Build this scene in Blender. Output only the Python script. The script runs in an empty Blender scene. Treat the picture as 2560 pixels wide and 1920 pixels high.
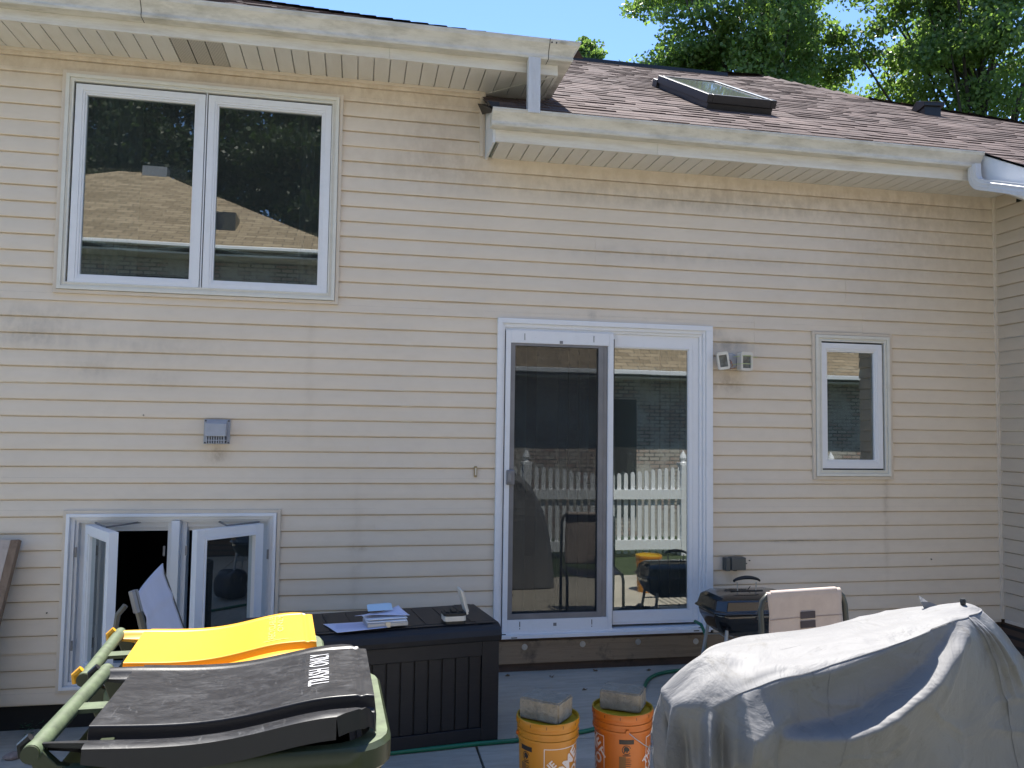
import bpy, bmesh, math, random
import numpy as np
from mathutils import Vector, Matrix, noise

random.seed(7)
rad = math.radians
scene = bpy.context.scene
COL = scene.collection

# ---------------------------------------------------------------- camera
cam_d = bpy.data.cameras.new("camera")
cam_d.sensor_fit = 'HORIZONTAL'
cam_d.sensor_width = 36.0
cam_d.lens = 36.0 * 2000 / 2560
cam_d.clip_start = 0.05
cam_d.clip_end = 600
cam = bpy.data.objects.new("camera", cam_d)
COL.objects.link(cam)
R_ = Vector((0.98141938, -0.19137449, 0.01384948))
U_ = Vector((-0.02484681, -0.05518523, 0.99816693))
F_ = Vector((0.1902594, 0.97996449, 0.0589149))
cam.matrix_world = Matrix(((R_.x, U_.x, -F_.x, 0.0), (R_.y, U_.y, -F_.y, -5.35060851),
                           (R_.z, U_.z, -F_.z, 1.63207739), (0, 0, 0, 1)))
scene.camera = cam

# ---------------------------------------------------------------- sky, sun, exposure
SUN_EL = 66.8
SUN_AZ = 6.0          # clockwise from +y
world = bpy.data.worlds.new("World")
scene.world = world
world.use_nodes = True
wn = world.node_tree
wn.nodes.clear()
sky = wn.nodes.new('ShaderNodeTexSky')
sky.sky_type = 'NISHITA'
sky.sun_disc = False
sky.sun_elevation = rad(SUN_EL)
sky.sun_rotation = rad(SUN_AZ)
sky.air_density = 0.8
sky.dust_density = 0.0
sky.ozone_density = 6.0
bg = wn.nodes.new('ShaderNodeBackground')
bg.inputs['Strength'].default_value = 0.11
wo = wn.nodes.new('ShaderNodeOutputWorld')
wn.links.new(sky.outputs[0], bg.inputs['Color'])
wn.links.new(bg.outputs[0], wo.inputs['Surface'])

sl = bpy.data.lights.new("sun", 'SUN')
sl.energy = 4.8
sl.angle = rad(0.53)
sl.color = (1.0, 0.955, 0.88)
so = bpy.data.objects.new("sun", sl)
COL.objects.link(so)
sd = Vector((math.sin(rad(SUN_AZ)) * math.cos(rad(SUN_EL)), math.cos(rad(SUN_AZ)) * math.cos(rad(SUN_EL)), math.sin(rad(SUN_EL))))
so.rotation_euler = sd.to_track_quat('Z', 'Y').to_euler()

scene.view_settings.view_transform = 'Standard'
scene.view_settings.look = 'None'
scene.view_settings.exposure = 1.55
scene.view_settings.gamma = 1.0
scene.render.engine = 'CYCLES'

# ---------------------------------------------------------------- material helpers
def srgb(r, g, b):
    f = lambda c: (c / 12.92) if c <= 0.04045 else ((c + 0.055) / 1.055) ** 2.4
    return (f(r / 255), f(g / 255), f(b / 255), 1)

def c4(c):
    return tuple(c) + (1,) if len(c) == 3 else tuple(c)

class NT:
    def __init__(self, name):
        self.m = bpy.data.materials.new(name)
        self.m.use_nodes = True
        self.t = self.m.node_tree
        self.t.nodes.clear()
        self.out = self.n('ShaderNodeOutputMaterial')
        self.tc = self.n('ShaderNodeTexCoord')
    def n(self, ty, **kw):
        nd = self.t.nodes.new(ty)
        for k, v in kw.items():
            if k.startswith('_'):
                setattr(nd, k[1:], v)
            else:
                nd.inputs[k].default_value = v
        return nd
    def l(self, a, b):
        self.t.links.new(a, b)
    def noise(self, scale, detail=4, rough=.55, stretch=None, coord='Object', dist=0.0):
        src = self.tc.outputs[coord]
        if stretch:
            mp = self.n('ShaderNodeMapping')
            mp.inputs['Scale'].default_value = stretch
            self.l(src, mp.inputs['Vector'])
            src = mp.outputs[0]
        nz = self.n('ShaderNodeTexNoise')
        nz.inputs['Scale'].default_value = scale
        nz.inputs['Detail'].default_value = detail
        nz.inputs['Roughness'].default_value = rough
        nz.inputs['Distortion'].default_value = dist
        self.l(src, nz.inputs['Vector'])
        return nz.outputs['Fac']
    def ramp(self, fac, stops):
        r = self.n('ShaderNodeValToRGB')
        while len(r.color_ramp.elements) < len(stops):
            r.color_ramp.elements.new(0.5)
        for e, (p, c) in zip(r.color_ramp.elements, stops):
            e.position = p
            e.color = c4(c) if hasattr(c, '__len__') else (c, c, c, 1)
        self.l(fac, r.inputs[0])
        return r.outputs[0]
    def mix(self, fac, a, b, mode='MIX'):
        m = self.n('ShaderNodeMix')
        m.data_type = 'RGBA'
        m.blend_type = mode
        for sock, v in ((m.inputs[0], fac), (m.inputs[6], a), (m.inputs[7], b)):
            if isinstance(v, (int, float)):
                sock.default_value = v
            elif isinstance(v, tuple) or isinstance(v, list):
                sock.default_value = c4(v)
            else:
                self.l(v, sock)
        return m.outputs[2]
    def math(self, op, a, b=None):
        m = self.n('ShaderNodeMath')
        m.operation = op
        for s, v in ((m.inputs[0], a), (m.inputs[1], b)):
            if v is None:
                continue
            if isinstance(v, (int, float)):
                s.default_value = v
            else:
                self.l(v, s)
        return m.outputs[0]
    def bsdf(self, color, rough=.5, metal=0, bump=None, bstr=.2, bdist=.01, spec=.5, coat=0):
        p = self.n('ShaderNodeBsdfPrincipled')
        for s, v in ((p.inputs['Base Color'], color), (p.inputs['Roughness'], rough)):
            if isinstance(v, (int, float)):
                s.default_value = v
            elif isinstance(v, (tuple, list)):
                s.default_value = c4(v)
            else:
                self.l(v, s)
        p.inputs['Metallic'].default_value = metal
        p.inputs['Specular IOR Level'].default_value = spec
        p.inputs['Coat Weight'].default_value = coat
        if bump is not None:
            b = self.n('ShaderNodeBump')
            b.inputs['Strength'].default_value = bstr
            b.inputs['Distance'].default_value = bdist
            self.l(bump, b.inputs['Height'])
            self.l(b.outputs[0], p.inputs['Normal'])
        self.l(p.outputs[0], self.out.inputs['Surface'])
        return p

def mat_plain(name, c, rough=.5, metal=0, var=.12, scale=6, bstr=.0, bscale=80, spec=.5, coat=0):
    t = NT(name)
    c = c4(c)
    hi = tuple(min(1, x * (1 + var)) for x in c[:3])
    lo = tuple(x * (1 - var) for x in c[:3])
    col = t.ramp(t.noise(scale, 5, .6), [(.3, lo), (.7, hi)])
    bm = t.noise(bscale, 3) if bstr else None
    t.bsdf(col, rough, metal, bm, bstr, .004, spec, coat)
    return t.m

# ---------------------------------------------------------------- mesh helpers
class MB:
    def __init__(self):
        self.v = []; self.f = []; self.c = []
    def add(self, vs, fs, col=None):
        o = len(self.v)
        self.v += [tuple(p) for p in vs]
        for f in fs:
            self.f.append(tuple(i + o for i in f))
            self.c.append(col)
        return self
    def box(self, x0, x1, y0, y1, z0, z1, M=None, col=None):
        vs = [(x, y, z) for z in (z0, z1) for y in (y0, y1) for x in (x0, x1)]
        if M: vs = [M @ Vector(p) for p in vs]
        return self.add(vs, [(0, 2, 3, 1), (4, 5, 7, 6), (0, 1, 5, 4), (2, 6, 7, 3), (0, 4, 6, 2), (1, 3, 7, 5)], col)
    def quad(self, a, b, c, d, col=None):
        return self.add([a, b, c, d], [(0, 1, 2, 3)], col)
    def prism(self, pts, axis, a, b, M=None):
        """2-D outline extruded along axis x/y/z between a and b"""
        def P(p, t):
            if axis == 'x': q = (t, p[0], p[1])
            elif axis == 'y': q = (p[0], t, p[1])
            else: q = (p[0], p[1], t)
            return (M @ Vector(q)) if M else q
        n = len(pts)
        vs = [P(p, a) for p in pts] + [P(p, b) for p in pts]
        fs = [tuple(range(n))[::-1], tuple(range(n, 2 * n))]
        fs += [(i, (i + 1) % n, n + (i + 1) % n, n + i) for i in range(n)]
        return self.add(vs, fs)
    def tube(self, path, r, n=10, closed=False, flat=None):
        path = [Vector(p) for p in path]
        vs = []; N = len(path)
        rr = r if hasattr(r, '__len__') else [r] * N
        up = Vector((0, 0, 1))
        prev = None
        for i, p in enumerate(path):
            a = path[i - 1] if (i or closed) else p
            b = path[(i + 1) % N] if (i < N - 1 or closed) else p
            t = (b - a).normalized()
            if prev is None:
                u = t.cross(up)
                if u.length < 1e-3: u = t.cross(Vector((1, 0, 0)))
                u.normalize()
            else:
                u = (prev - t * prev.dot(t)).normalized()
            w = t.cross(u)
            prev = u
            for k in range(n):
                an = 2 * math.pi * k / n
                vs.append(p + (u * math.cos(an) + w * math.sin(an) * (flat or 1)) * rr[i])
        fs = []
        for i in range(N - (0 if closed else 1)):
            j = (i + 1) % N
            for k in range(n):
                k2 = (k + 1) % n
                fs.append((i * n + k, i * n + k2, j * n + k2, j * n + k))
        if not closed:
            fs.append(tuple(range(n))[::-1]); fs.append(tuple((N - 1) * n + k for k in range(n)))
        return self.add(vs, fs)
    def lathe(self, prof, cx, cy, n=40, cap0=True, cap1=True):
        vs = []
        for r, z in prof:
            for k in range(n):
                a = 2 * math.pi * k / n
                vs.append((cx + r * math.cos(a), cy + r * math.sin(a), z))
        fs = []
        for i in range(len(prof) - 1):
            for k in range(n):
                k2 = (k + 1) % n
                fs.append((i * n + k, i * n + k2, (i + 1) * n + k2, (i + 1) * n + k))
        if cap0: fs.append(tuple(range(n))[::-1])
        if cap1: fs.append(tuple((len(prof) - 1) * n + k for k in range(n)))
        return self.add(vs, fs)
    def grid(self, fn, nu, nv, closeu=False):
        vs = [fn(i / nu, j / nv) for j in range(nv + 1) for i in range(nu if closeu else nu + 1)]
        w = nu if closeu else nu + 1
        fs = []
        for j in range(nv):
            for i in range(nu):
                i2 = (i + 1) % w
                fs.append((j * w + i, j * w + i2, (j + 1) * w + i2, (j + 1) * w + i))
        return self.add(vs, fs)
    def build(self, name, m, parent=None, smooth=False, bevel=0, fix=True, angle=40, solid=0):
        me = bpy.data.meshes.new(name)
        me.from_pydata([tuple(p) for p in self.v], [], self.f)
        me.materials.append(m)
        if any(c is not None for c in self.c):
            at = me.color_attributes.new("Col", 'FLOAT_COLOR', 'CORNER')
            arr = []
            for f, c in zip(self.f, self.c):
                arr += list(c4(c or (1, 1, 1))) * len(f)
            at.data.foreach_set('color', arr)
        if fix:
            bm = bmesh.new(); bm.from_mesh(me)
            bmesh.ops.recalc_face_normals(bm, faces=bm.faces)
            bm.to_mesh(me); bm.free()
        if smooth:
            me.polygons.foreach_set('use_smooth', [True] * len(me.polygons))
            try:
                me.set_sharp_from_angle(angle=rad(angle))
            except Exception:
                pass
        o = bpy.data.objects.new(name, me)
        COL.objects.link(o)
        if parent: o.parent = parent
        if solid:
            s = o.modifiers.new('solid', 'SOLIDIFY'); s.thickness = solid; s.offset = 0
        if bevel:
            b = o.modifiers.new('bevel', 'BEVEL'); b.width = bevel; b.segments = 2 if bevel < .012 else 4
            b.limit_method = 'ANGLE'; b.angle_limit = rad(35)
        return o

def build_each(mb, name, m, parent=None, **kw):
    """one object per connected piece"""
    par = list(range(len(mb.v)))
    def find(i):
        while par[i] != i:
            par[i] = par[par[i]]; i = par[i]
        return i
    for f in mb.f:
        for i in f[1:]: par[find(i)] = find(f[0])
    gs = {}
    for f in mb.f: gs.setdefault(find(f[0]), []).append(f)
    out = []
    for fs in gs.values():
        idx = sorted({i for f in fs for i in f}); mp = {i: k for k, i in enumerate(idx)}
        q = MB(); q.add([mb.v[i] for i in idx], [tuple(mp[i] for i in f) for f in fs])
        out.append(q.build(name, m, parent, **kw))
    return out

def tag(o, label=None, cat=None, group=None, kind=None):
    if label: o['label'] = label
    if cat: o['category'] = cat
    if group: o['group'] = group
    if kind: o['kind'] = kind
    return o

def empty(name, loc, label, cat, group=None, rz=0):
    o = bpy.data.objects.new(name, None)
    o.empty_display_size = .1
    o.location = loc; o.rotation_euler = (0, 0, rz)
    COL.objects.link(o)
    return tag(o, label, cat, group)

def G(y):                      # patio falls gently away from the house
    return .03 + .03 * y

def frame_rect(mb, x0, x1, z0, z1, w, y0, y1, wb=None, wt=None):
    """picture frame in the xz plane, members butted"""
    wb = w if wb is None else wb; wt = w if wt is None else wt
    mb.box(x0, x0 + w, y0, y1, z0, z1)
    mb.box(x1 - w, x1, y0, y1, z0, z1)
    mb.box(x0 + w, x1 - w, y0, y1, z0, z0 + wb)
    mb.box(x0 + w, x1 - w, y0, y1, z1 - wt, z1)
    return mb

def text_mesh(s, size=1.0, shear=0, offset=0, spacing=1.0, wordsp=1.0):
    cu = bpy.data.curves.new('text', 'FONT')
    cu.body = s; cu.size = size; cu.shear = shear; cu.offset = offset
    cu.space_character = spacing; cu.space_word = wordsp
    cu.fill_mode = 'FRONT'
    cu.resolution_u = 3
    ob = bpy.data.objects.new('text', cu)
    COL.objects.link(ob)
    bpy.context.view_layer.update()
    me = bpy.data.meshes.new_from_object(ob.evaluated_get(bpy.context.evaluated_depsgraph_get()))
    bpy.data.objects.remove(ob)
    vs = [tuple(v.co) for v in me.vertices]; fs = [tuple(p.vertices) for p in me.polygons]
    bpy.data.meshes.remove(me); bpy.data.curves.remove(cu)
    return vs, fs

def text_map(s, fn, cut=0, **kw):
    """text outline mapped through fn(x, y); long edges cut when cut > 0"""
    vs, fs = text_mesh(s, **kw)
    if cut:
        bm = bmesh.new()
        bv = [bm.verts.new(v) for v in vs]
        for f in fs:
            try: bm.faces.new([bv[i] for i in f])
            except ValueError: pass
        for _ in range(5):
            es = [e for e in bm.edges if e.calc_length() > cut]
            if not es: break
            bmesh.ops.subdivide_edges(bm, edges=es, cuts=1)
            bmesh.ops.triangulate(bm, faces=bm.faces)
        bm.verts.index_update()
        vs = [tuple(v.co) for v in bm.verts]; fs = [tuple(v.index for v in f.verts) for f in bm.faces]
        bm.free()
    xs = [v[0] for v in vs]; ys = [v[1] for v in vs]
    x0, x1, y0, y1 = min(xs), max(xs), min(ys), max(ys)
    return MB().add([fn((v[0] - x0) / (x1 - x0), (v[1] - y0) / (y1 - y0)) for v in vs], fs)

# ---------------------------------------------------------------- materials
def make_siding_mat(name, base, stains_and_bounce):
    t = NT(name)
    n1 = t.noise(1.1, 5, .6)
    n2 = t.noise(9, 6, .65, (1, 1, 2.5))
    n3 = t.noise(60, 3, .6, (.15, 1, 1))
    b = c4(base)
    c = t.ramp(n1, [(.25, tuple(x * .93 for x in b[:3])), (.75, tuple(min(1, x * 1.04) for x in b[:3]))])
    c = t.mix(t.math('MULTIPLY', t.ramp(n2, [(.45, 0.0), (.8, 1.0)]), .18), c, (b[0] * .72, b[1] * .68, b[2] * .62))
    c = t.mix(t.math('MULTIPLY', n3, .06), c, (b[0] * .6, b[1] * .6, b[2] * .6))
    crs = t.noise(9.84, 1, .4, (.06, .5, 1))
    c = t.mix(t.math('MULTIPLY', t.ramp(crs, [(.35, 0.0), (.65, 1.0)]), .12), c, (b[0] * .80, b[1] * .80, b[2] * .80))
    sep = t.n('ShaderNodeSeparateXYZ'); t.l(t.tc.outputs['Object'], sep.inputs[0])
    for (sx, sz, rx, rz, amt, col) in stains_and_bounce:
        dx = t.math('DIVIDE', t.math('SUBTRACT', sep.outputs[0], sx), rx)
        dz = t.math('DIVIDE', t.math('SUBTRACT', sep.outputs[2], sz), rz)
        d = t.math('ADD', t.math('MULTIPLY', dx, dx), t.math('MULTIPLY', dz, dz))
        g = t.math('POWER', 2.718, t.math('MULTIPLY', d, -1.0))
        nz = t.ramp(t.noise(14, 5, .7, (1, 1, .6)), [(.38, 0.0), (.62, 1.0)])
        k = t.math('MULTIPLY', t.math('MULTIPLY', g, amt), t.math('ADD', t.math('MULTIPLY', nz, .75), .25))
        c = t.mix(k, c, col)
    r = t.ramp(n2, [(.3, .42), (.7, .55)])
    t.bsdf(c, r, 0, t.noise(45, 4, .6, (.25, 1, 1)), .12, .003, .4)
    return t.m

GR = (.14, .13, .12); BRN = (.24, .165, .10)
stains_and_bounce = [(-1.98, 2.28, .30, .10, .25, GR), (-1.98, 2.17, .22, .06, .25, GR), (-1.35, 2.13, .55, .09, .18, GR), (-1.6, 1.98, .18, .06, .24, GR),
          (-1.2, 1.93, .12, .06, .18, GR), (-.30, 2.0, .03, .5, .12, BRN), (1.72, 2.44, .9, .02, .12, BRN), (2.63, 2.27, .2, .05, .55, GR), (2.62, 2.0, .12, .09, .55, BRN), (2.5, 2.36, .1, .03, .4, GR),
          (3.88, 1.1, .022, .42, .35, BRN), (3.1, .87, .35, .012, .4, GR), (.02, .75, .035, .45, .2, BRN), (.04, .86, .06, .02, .5, BRN),
          (-.86, 1.46, .07, .06, .65, BRN), (2.65, .62, .06, .05, .5, BRN), (1.6, 2.45, .03, .03, .5, GR),
          (-1, 3.9, 3, .12, .42, (.36, .25, .14)), (2.9, 3.42, 2.6, .10, .40, (.36, .25, .14)), (2.4, 3.3, 1.5, .08, .3, GR),  # brown tints under the eaves, here and below: grime plus painted bounce light
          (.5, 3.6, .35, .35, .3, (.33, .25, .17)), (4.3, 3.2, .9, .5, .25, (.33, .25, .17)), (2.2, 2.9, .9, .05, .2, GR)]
M = {}
M['siding'] = make_siding_mat('vinyl_siding', (.745, .645, .52), stains_and_bounce)
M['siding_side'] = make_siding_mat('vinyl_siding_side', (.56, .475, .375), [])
M['beige'] = mat_plain('beige_trim', (.64, .555, .45), .45, var=.06)

def dirty_white(name, base, dirt, streak=(2, 2, 14), amt=.6, rough=.4, lo=.45, hi=.75, sc=5, metal=0):
    t = NT(name)
    a = t.noise(sc, 7, .7, streak)
    b = t.noise(1.7, 4, .6)
    d = t.math('MULTIPLY', t.ramp(a, [(lo, 0.0), (hi, 1.0)]), t.math('ADD', t.math('MULTIPLY', b, 1.2), -.1))
    sp = t.ramp(t.noise(70, 3, .7), [(.66, 0.0), (.72, 1.0)])
    c = t.mix(t.math('MULTIPLY', d, amt), base, dirt)
    c = t.mix(t.math('MULTIPLY', sp, .25), c, dirt)
    t.bsdf(c, rough, metal, t.noise(30, 3), .05, .003)
    return t.m
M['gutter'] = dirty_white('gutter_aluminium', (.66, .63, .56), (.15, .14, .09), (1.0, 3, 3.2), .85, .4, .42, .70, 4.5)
M['fascia'] = dirty_white('fascia_aluminium', (.72, .70, .65), (.30, .22, .14), (1, 2, 7), .8, .45, .42, .75, 3)
M['soffit'] = dirty_white('soffit_vinyl', (.66, .635, .585), (.35, .28, .20), (3, 1, 1), .5, .5, .45, .8, 3)
M['white'] = dirty_white('white_vinyl', (.76, .77, .79), (.35, .33, .3), (2, 2, 2), .25, .32, .5, .85, 6)
M['cream'] = dirty_white('cream_vinyl', (.70, .68, .61), (.36, .33, .27), (2, 2, 3), .4, .38, .45, .8, 6)
M['downspout'] = dirty_white('downspout_aluminium', (.66, .67, .69), (.25, .23, .2), (3, 3, 1), .4, .35, .5, .8, 6)
M['black'] = mat_plain('black_rubber', (.012, .012, .012), .5)
M['dark'] = mat_plain('dark_void', (.012, .011, .010), .9)
M['screen_frame'] = mat_plain('grey_screen_frame', (.20, .20, .21), .45, .3)

def make_brick(name, c1, c2, mortar, scale, stain=None, coordmap=None):
    t = NT(name)
    mp = t.n('ShaderNodeMapping')
    mp.inputs['Rotation'].default_value = coordmap or (rad(90), 0, 0)
    t.l(t.tc.outputs['Object'], mp.inputs[0])
    b = t.n('ShaderNodeTexBrick')
    b.inputs['Scale'].default_value = scale
    b.inputs['Color1'].default_value = c4(c1); b.inputs['Color2'].default_value = c4(c2)
    b.inputs['Mortar'].default_value = c4(mortar)
    b.inputs['Mortar Size'].default_value = .012; b.inputs['Bias'].default_value = -.1
    b.inputs['Brick Width'].default_value = .20; b.inputs['Row Height'].default_value = .068
    t.l(mp.outputs[0], b.inputs['Vector'])
    c = b.outputs['Color']
    if stain:
        c = t.mix(t.ramp(t.noise(1.6, 5, .7), [(.45, 0.0), (.6, 1.0)]), c, stain)
    c = t.mix(t.math('MULTIPLY', t.noise(20, 4), .3), c, tuple(x * .5 for x in c1[:3]))
    t.bsdf(c, .85, 0, b.outputs['Fac'], -.4, .01)
    return t.m
M['foundation'] = make_brick('foundation_brick', (.085, .05, .035), (.12, .075, .05), (.03, .027, .024), 1.0)

def make_shingle(name, tint):
    t = NT(name)
    at = t.n('ShaderNodeAttribute'); at.attribute_name = 'Col'
    g = t.ramp(t.noise(160, 3, .8), [(.25, .65), (.75, 1.3)])
    c = t.mix(1.0, at.outputs['Color'], g, 'MULTIPLY')
    w = t.ramp(t.noise(1.3, 5, .7), [(.35, tint[0]), (.7, tint[1])])
    c = t.mix(1.0, c, w, 'MULTIPLY')
    t.bsdf(c, .95, 0, t.noise(220, 3, .8), .5, .004, .2)
    return t.m
M['shingle'] = make_shingle('asphalt_shingle', ((.78, .75, .75), (1.1, 1.08, 1.06)))

def make_wood(name, c1, c2, dirt, axis=(.6, 6, 9)):
    t = NT(name)
    n = t.noise(3, 6, .65, axis, dist=.8)
    c = t.ramp(n, [(.3, c1), (.5, c2), (.7, c1)])
    k = t.ramp(t.noise(7, 5, .7), [(.55, 0.0), (.75, 1.0)])
    c = t.mix(t.math('MULTIPLY', k, .8), c, dirt)
    t.bsdf(c, .75, 0, n, .25, .004)
    return t.m
M['ledger'] = make_wood('ledger_wood', (.20, .135, .08), (.27, .19, .115), (.05, .035, .025))
M['ledger2'] = make_wood('sill_wood', (.06, .04, .028), (.085, .055, .04), (.02, .016, .012))
M['board'] = make_wood('board_wood', (.42, .345, .285), (.47, .385, .32), (.28, .22, .175), (4, 6, .6))
M['board_edge'] = make_wood('board_edge', (.17, .11, .07), (.26, .18, .12), (.06, .04, .03), (4, 6, .8))
M['steel'] = mat_plain('zinc_steel', (.45, .45, .44), .4, .9)

def make_glass(name, refl, tint):
    t = NT(name)
    tr = t.n('ShaderNodeBsdfTransparent'); tr.inputs[0].default_value = c4(tint)
    gl = t.n('ShaderNodeBsdfGlossy'); gl.inputs['Roughness'].default_value = .003
    gl.inputs[0].default_value = (.93, .97, .95, 1)
    fr = t.n('ShaderNodeFresnel'); fr.inputs[0].default_value = 1.5
    bmp = t.n('ShaderNodeBump'); bmp.inputs['Strength'].default_value = .10; bmp.inputs['Distance'].default_value = .004
    t.l(t.noise(1.6, 1, .4), bmp.inputs['Height'])
    t.l(bmp.outputs[0], gl.inputs['Normal'])
    f = t.math('ADD', t.math('MULTIPLY', fr.outputs[0], .9), refl)
    df = t.n('ShaderNodeBsdfDiffuse'); df.inputs[0].default_value = (.55, .62, .60, 1)
    m0 = t.n('ShaderNodeMixShader'); m0.inputs[0].default_value = .045
    t.l(tr.outputs[0], m0.inputs[1]); t.l(df.outputs[0], m0.inputs[2]); tr = m0
    mx = t.n('ShaderNodeMixShader')
    t.l(f, mx.inputs[0]); t.l(tr.outputs[0], mx.inputs[1]); t.l(gl.outputs[0], mx.inputs[2])
    t.l(mx.outputs[0], t.out.inputs['Surface'])
    return t.m
M['glass'] = make_glass('window_glass', .17, (.50, .56, .55))
M['glass_in'] = make_glass('inner_glass', .06, (.7, .75, .74))

def make_screen():
    t = NT('insect_screen')
    tr = t.n('ShaderNodeBsdfTransparent')
    d = t.n('ShaderNodeBsdfDiffuse'); d.inputs[0].default_value = (.035, .037, .04, 1)
    mx = t.n('ShaderNodeMixShader'); mx.inputs[0].default_value = .50
    t.l(tr.outputs[0], mx.inputs[1]); t.l(d.outputs[0], mx.inputs[2]); t.l(mx.outputs[0], t.out.inputs['Surface'])
    return t.m
M['screen'] = make_screen()
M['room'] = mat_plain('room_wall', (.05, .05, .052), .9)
M['blind'] = mat_plain('blind_vane', (.16, .18, .22), .7)

def make_concrete():
    t = NT('patio_concrete')
    a = t.noise(.9, 6, .65, (1, 2.2, 1)); b = t.noise(22, 6, .7, (.25, 1.6, 1)); d = t.noise(120, 3, .7)
    c = t.ramp(a, [(.3, (.35, .31, .25)), (.7, (.49, .44, .36))])
    c = t.mix(t.math('MULTIPLY', t.ramp(b, [(.4, 0.0), (.7, 1.0)]), .5), c, (.24, .215, .175))
    c = t.mix(t.math('MULTIPLY', t.ramp(d, [(.7, 0.0), (.75, 1.0)]), .5), c, (.06, .055, .05))
    t.bsdf(c, .85, 0, t.math('ADD', t.math('MULTIPLY', b, .7), d), .35, .006)
    return t.m
M['concrete'] = make_concrete()
def make_lawn():
    t = NT('lawn_ground')
    c = t.ramp(t.noise(3, 6, .7), [(.3, (.035, .055, .015)), (.6, (.07, .095, .028)), (.8, (.10, .10, .05))])
    c = t.mix(t.noise(90, 3, .8), c, (.03, .05, .012))
    t.bsdf(c, .95, 0, t.noise(80, 4, .8), .8, .03)
    return t.m
M['lawn'] = make_lawn()

# ================================================================ HOUSE
house = empty('house', (0, 0, 0), 'beige vinyl sided split-level house with brown shingle roofs, white gutters and a sliding patio door', 'house')
P = .1016
ZW0 = 2.5

WIN = (-1.85, -.135, 2.445, 3.85)
DOOR = (.93, 2.492, .25, 2.402)
SMALL = (3.278, 3.932, 1.312, 2.397)
LOW = (-1.73, -.456, .025, 1.115)

def siding(u0, u1, z0, z1, holes, fmap, seams=(), rnd=3, umax=None):
    rg = random.Random(rnd)
    mb = MB()
    k0 = math.floor((z0 - ZW0) / P - .001); k1 = math.ceil((z1 - ZW0) / P)
    for k in range(k0, k1):
        a = ZW0 + k * P; b = a + P
        ph = rg.random() * 9
        zs = {max(a, z0), min(b, z1)}
        for h in holes:
            for zz in (h[2], h[3]):
                if a < zz < b and z0 < zz < z1: zs.add(zz)
        zs = sorted(zs)
        for s0, s1 in zip(zs, zs[1:]):
            if s1 - s0 < 1e-4: continue
            zm = (s0 + s1) / 2
            hi = u1 if umax is None else min(u1, umax(zm))
            ivs = [(u0, hi)] if hi > u0 else []
            for h in holes:
                if h[2] < zm < h[3]:
                    nw = []
                    for (p, q) in ivs:
                        if h[1] <= p or h[0] >= q: nw.append((p, q)); continue
                        if h[0] > p: nw.append((p, h[0]))
                        if h[1] < q: nw.append((h[1], q))
                    ivs = nw
            for (p, q) in ivs:
                n = max(1, int((q - p) / .22))
                cols = []
                for i in range(n + 1):
                    u = p + (q - p) * i / n
                    w = .0014 * math.sin(u * 3.1 + ph) + .0009 * math.sin(u * 8.3 + ph * 2)
                    w2 = .0007 * math.sin(u * 2.3 + ph * 3)
                    def out(z):
                        f = (z - a) / P
                        # rounded drip edge, slightly convex face
                        return (.0135 + w) * (1 - f) + .0015 + .0015 * math.sin(f * math.pi)
                    r = [fmap(u, -.005, s0)] if abs(s0 - a) < 1e-5 else []
                    if abs(s0 - a) < 1e-5:
                        r.append(fmap(u, out(s0) - .004, s0 + w2))
                        r.append(fmap(u, out(s0) - .001, s0 + .0015 + w2))
                        r.append(fmap(u, out(s0 + .005), s0 + .005 + w2))
                    else:
                        r.append(fmap(u, out(s0), s0))
                    r.append(fmap(u, out(zm), zm))
                    if abs(s1 - b) < 1e-5:
                        r.append(fmap(u, out(s1 - .007), s1 - .007))
                        r.append(fmap(u, -.005, s1 - .0045)); r.append(fmap(u, -.005, s1 - .0002))
                    else:
                        r.append(fmap(u, out(s1 - .0005), s1 - .0005)); r.append(fmap(u, out(s1 - .0004), s1 - .0004)); r.append(fmap(u, out(s1 - .0003), s1 - .0003))
                    cols.append(r)
                m = len(cols[0])
                mb.add([x for c in cols for x in c],
                       [(i * m + j, (i + 1) * m + j, (i + 1) * m + j + 1, i * m + j + 1) for i in range(n) for j in range(m - 1)])
    for (us, zt, nn) in seams:
        kk = round((zt - ZW0) / P)
        for k in range(kk - nn, kk):
            a = ZW0 + k * P
            mb.add([fmap(us + du, o, z) for z, oo in ((a + .002, .0155), (a + P - .010, .0042)) for du, o in ((0, oo), (0, oo + .0022), (.30, oo + .0005))],
                   [(0, 1, 4, 3), (1, 2, 5, 4)])
    return mb

seams = [(.345, 3.87, 3), (2.266, 3.415, 2), (1.619, 3.005, 2), (.543, 2.60, 2), (.079, 1.99, 2), (.047, 2.40, 2),
         (.087, 1.58, 2), (.14, 1.18, 2), (3.563, 3.21, 2), (3.566, 2.80, 2), (2.826, 2.50, 3), (3.70, 2.60, 2), (-1.72, .06, 1)]
wallm = siding(-3.6, 4.87, -.0415, 3.97,
               [WIN, DOOR, SMALL, LOW, (.93, 2.492, -.2, .26), (2.492, 5, -.2, .265), (.822, 5, 3.515, 4.2)],
               lambda u, o, z: (u, -o, z), seams)
wallm.build('wall', M['siding'], house, smooth=True, angle=25)

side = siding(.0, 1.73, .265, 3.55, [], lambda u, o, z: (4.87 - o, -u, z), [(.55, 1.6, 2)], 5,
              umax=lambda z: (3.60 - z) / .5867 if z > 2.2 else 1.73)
side.build('side_wall', M['siding_side'], house, smooth=True, angle=25)

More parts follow.
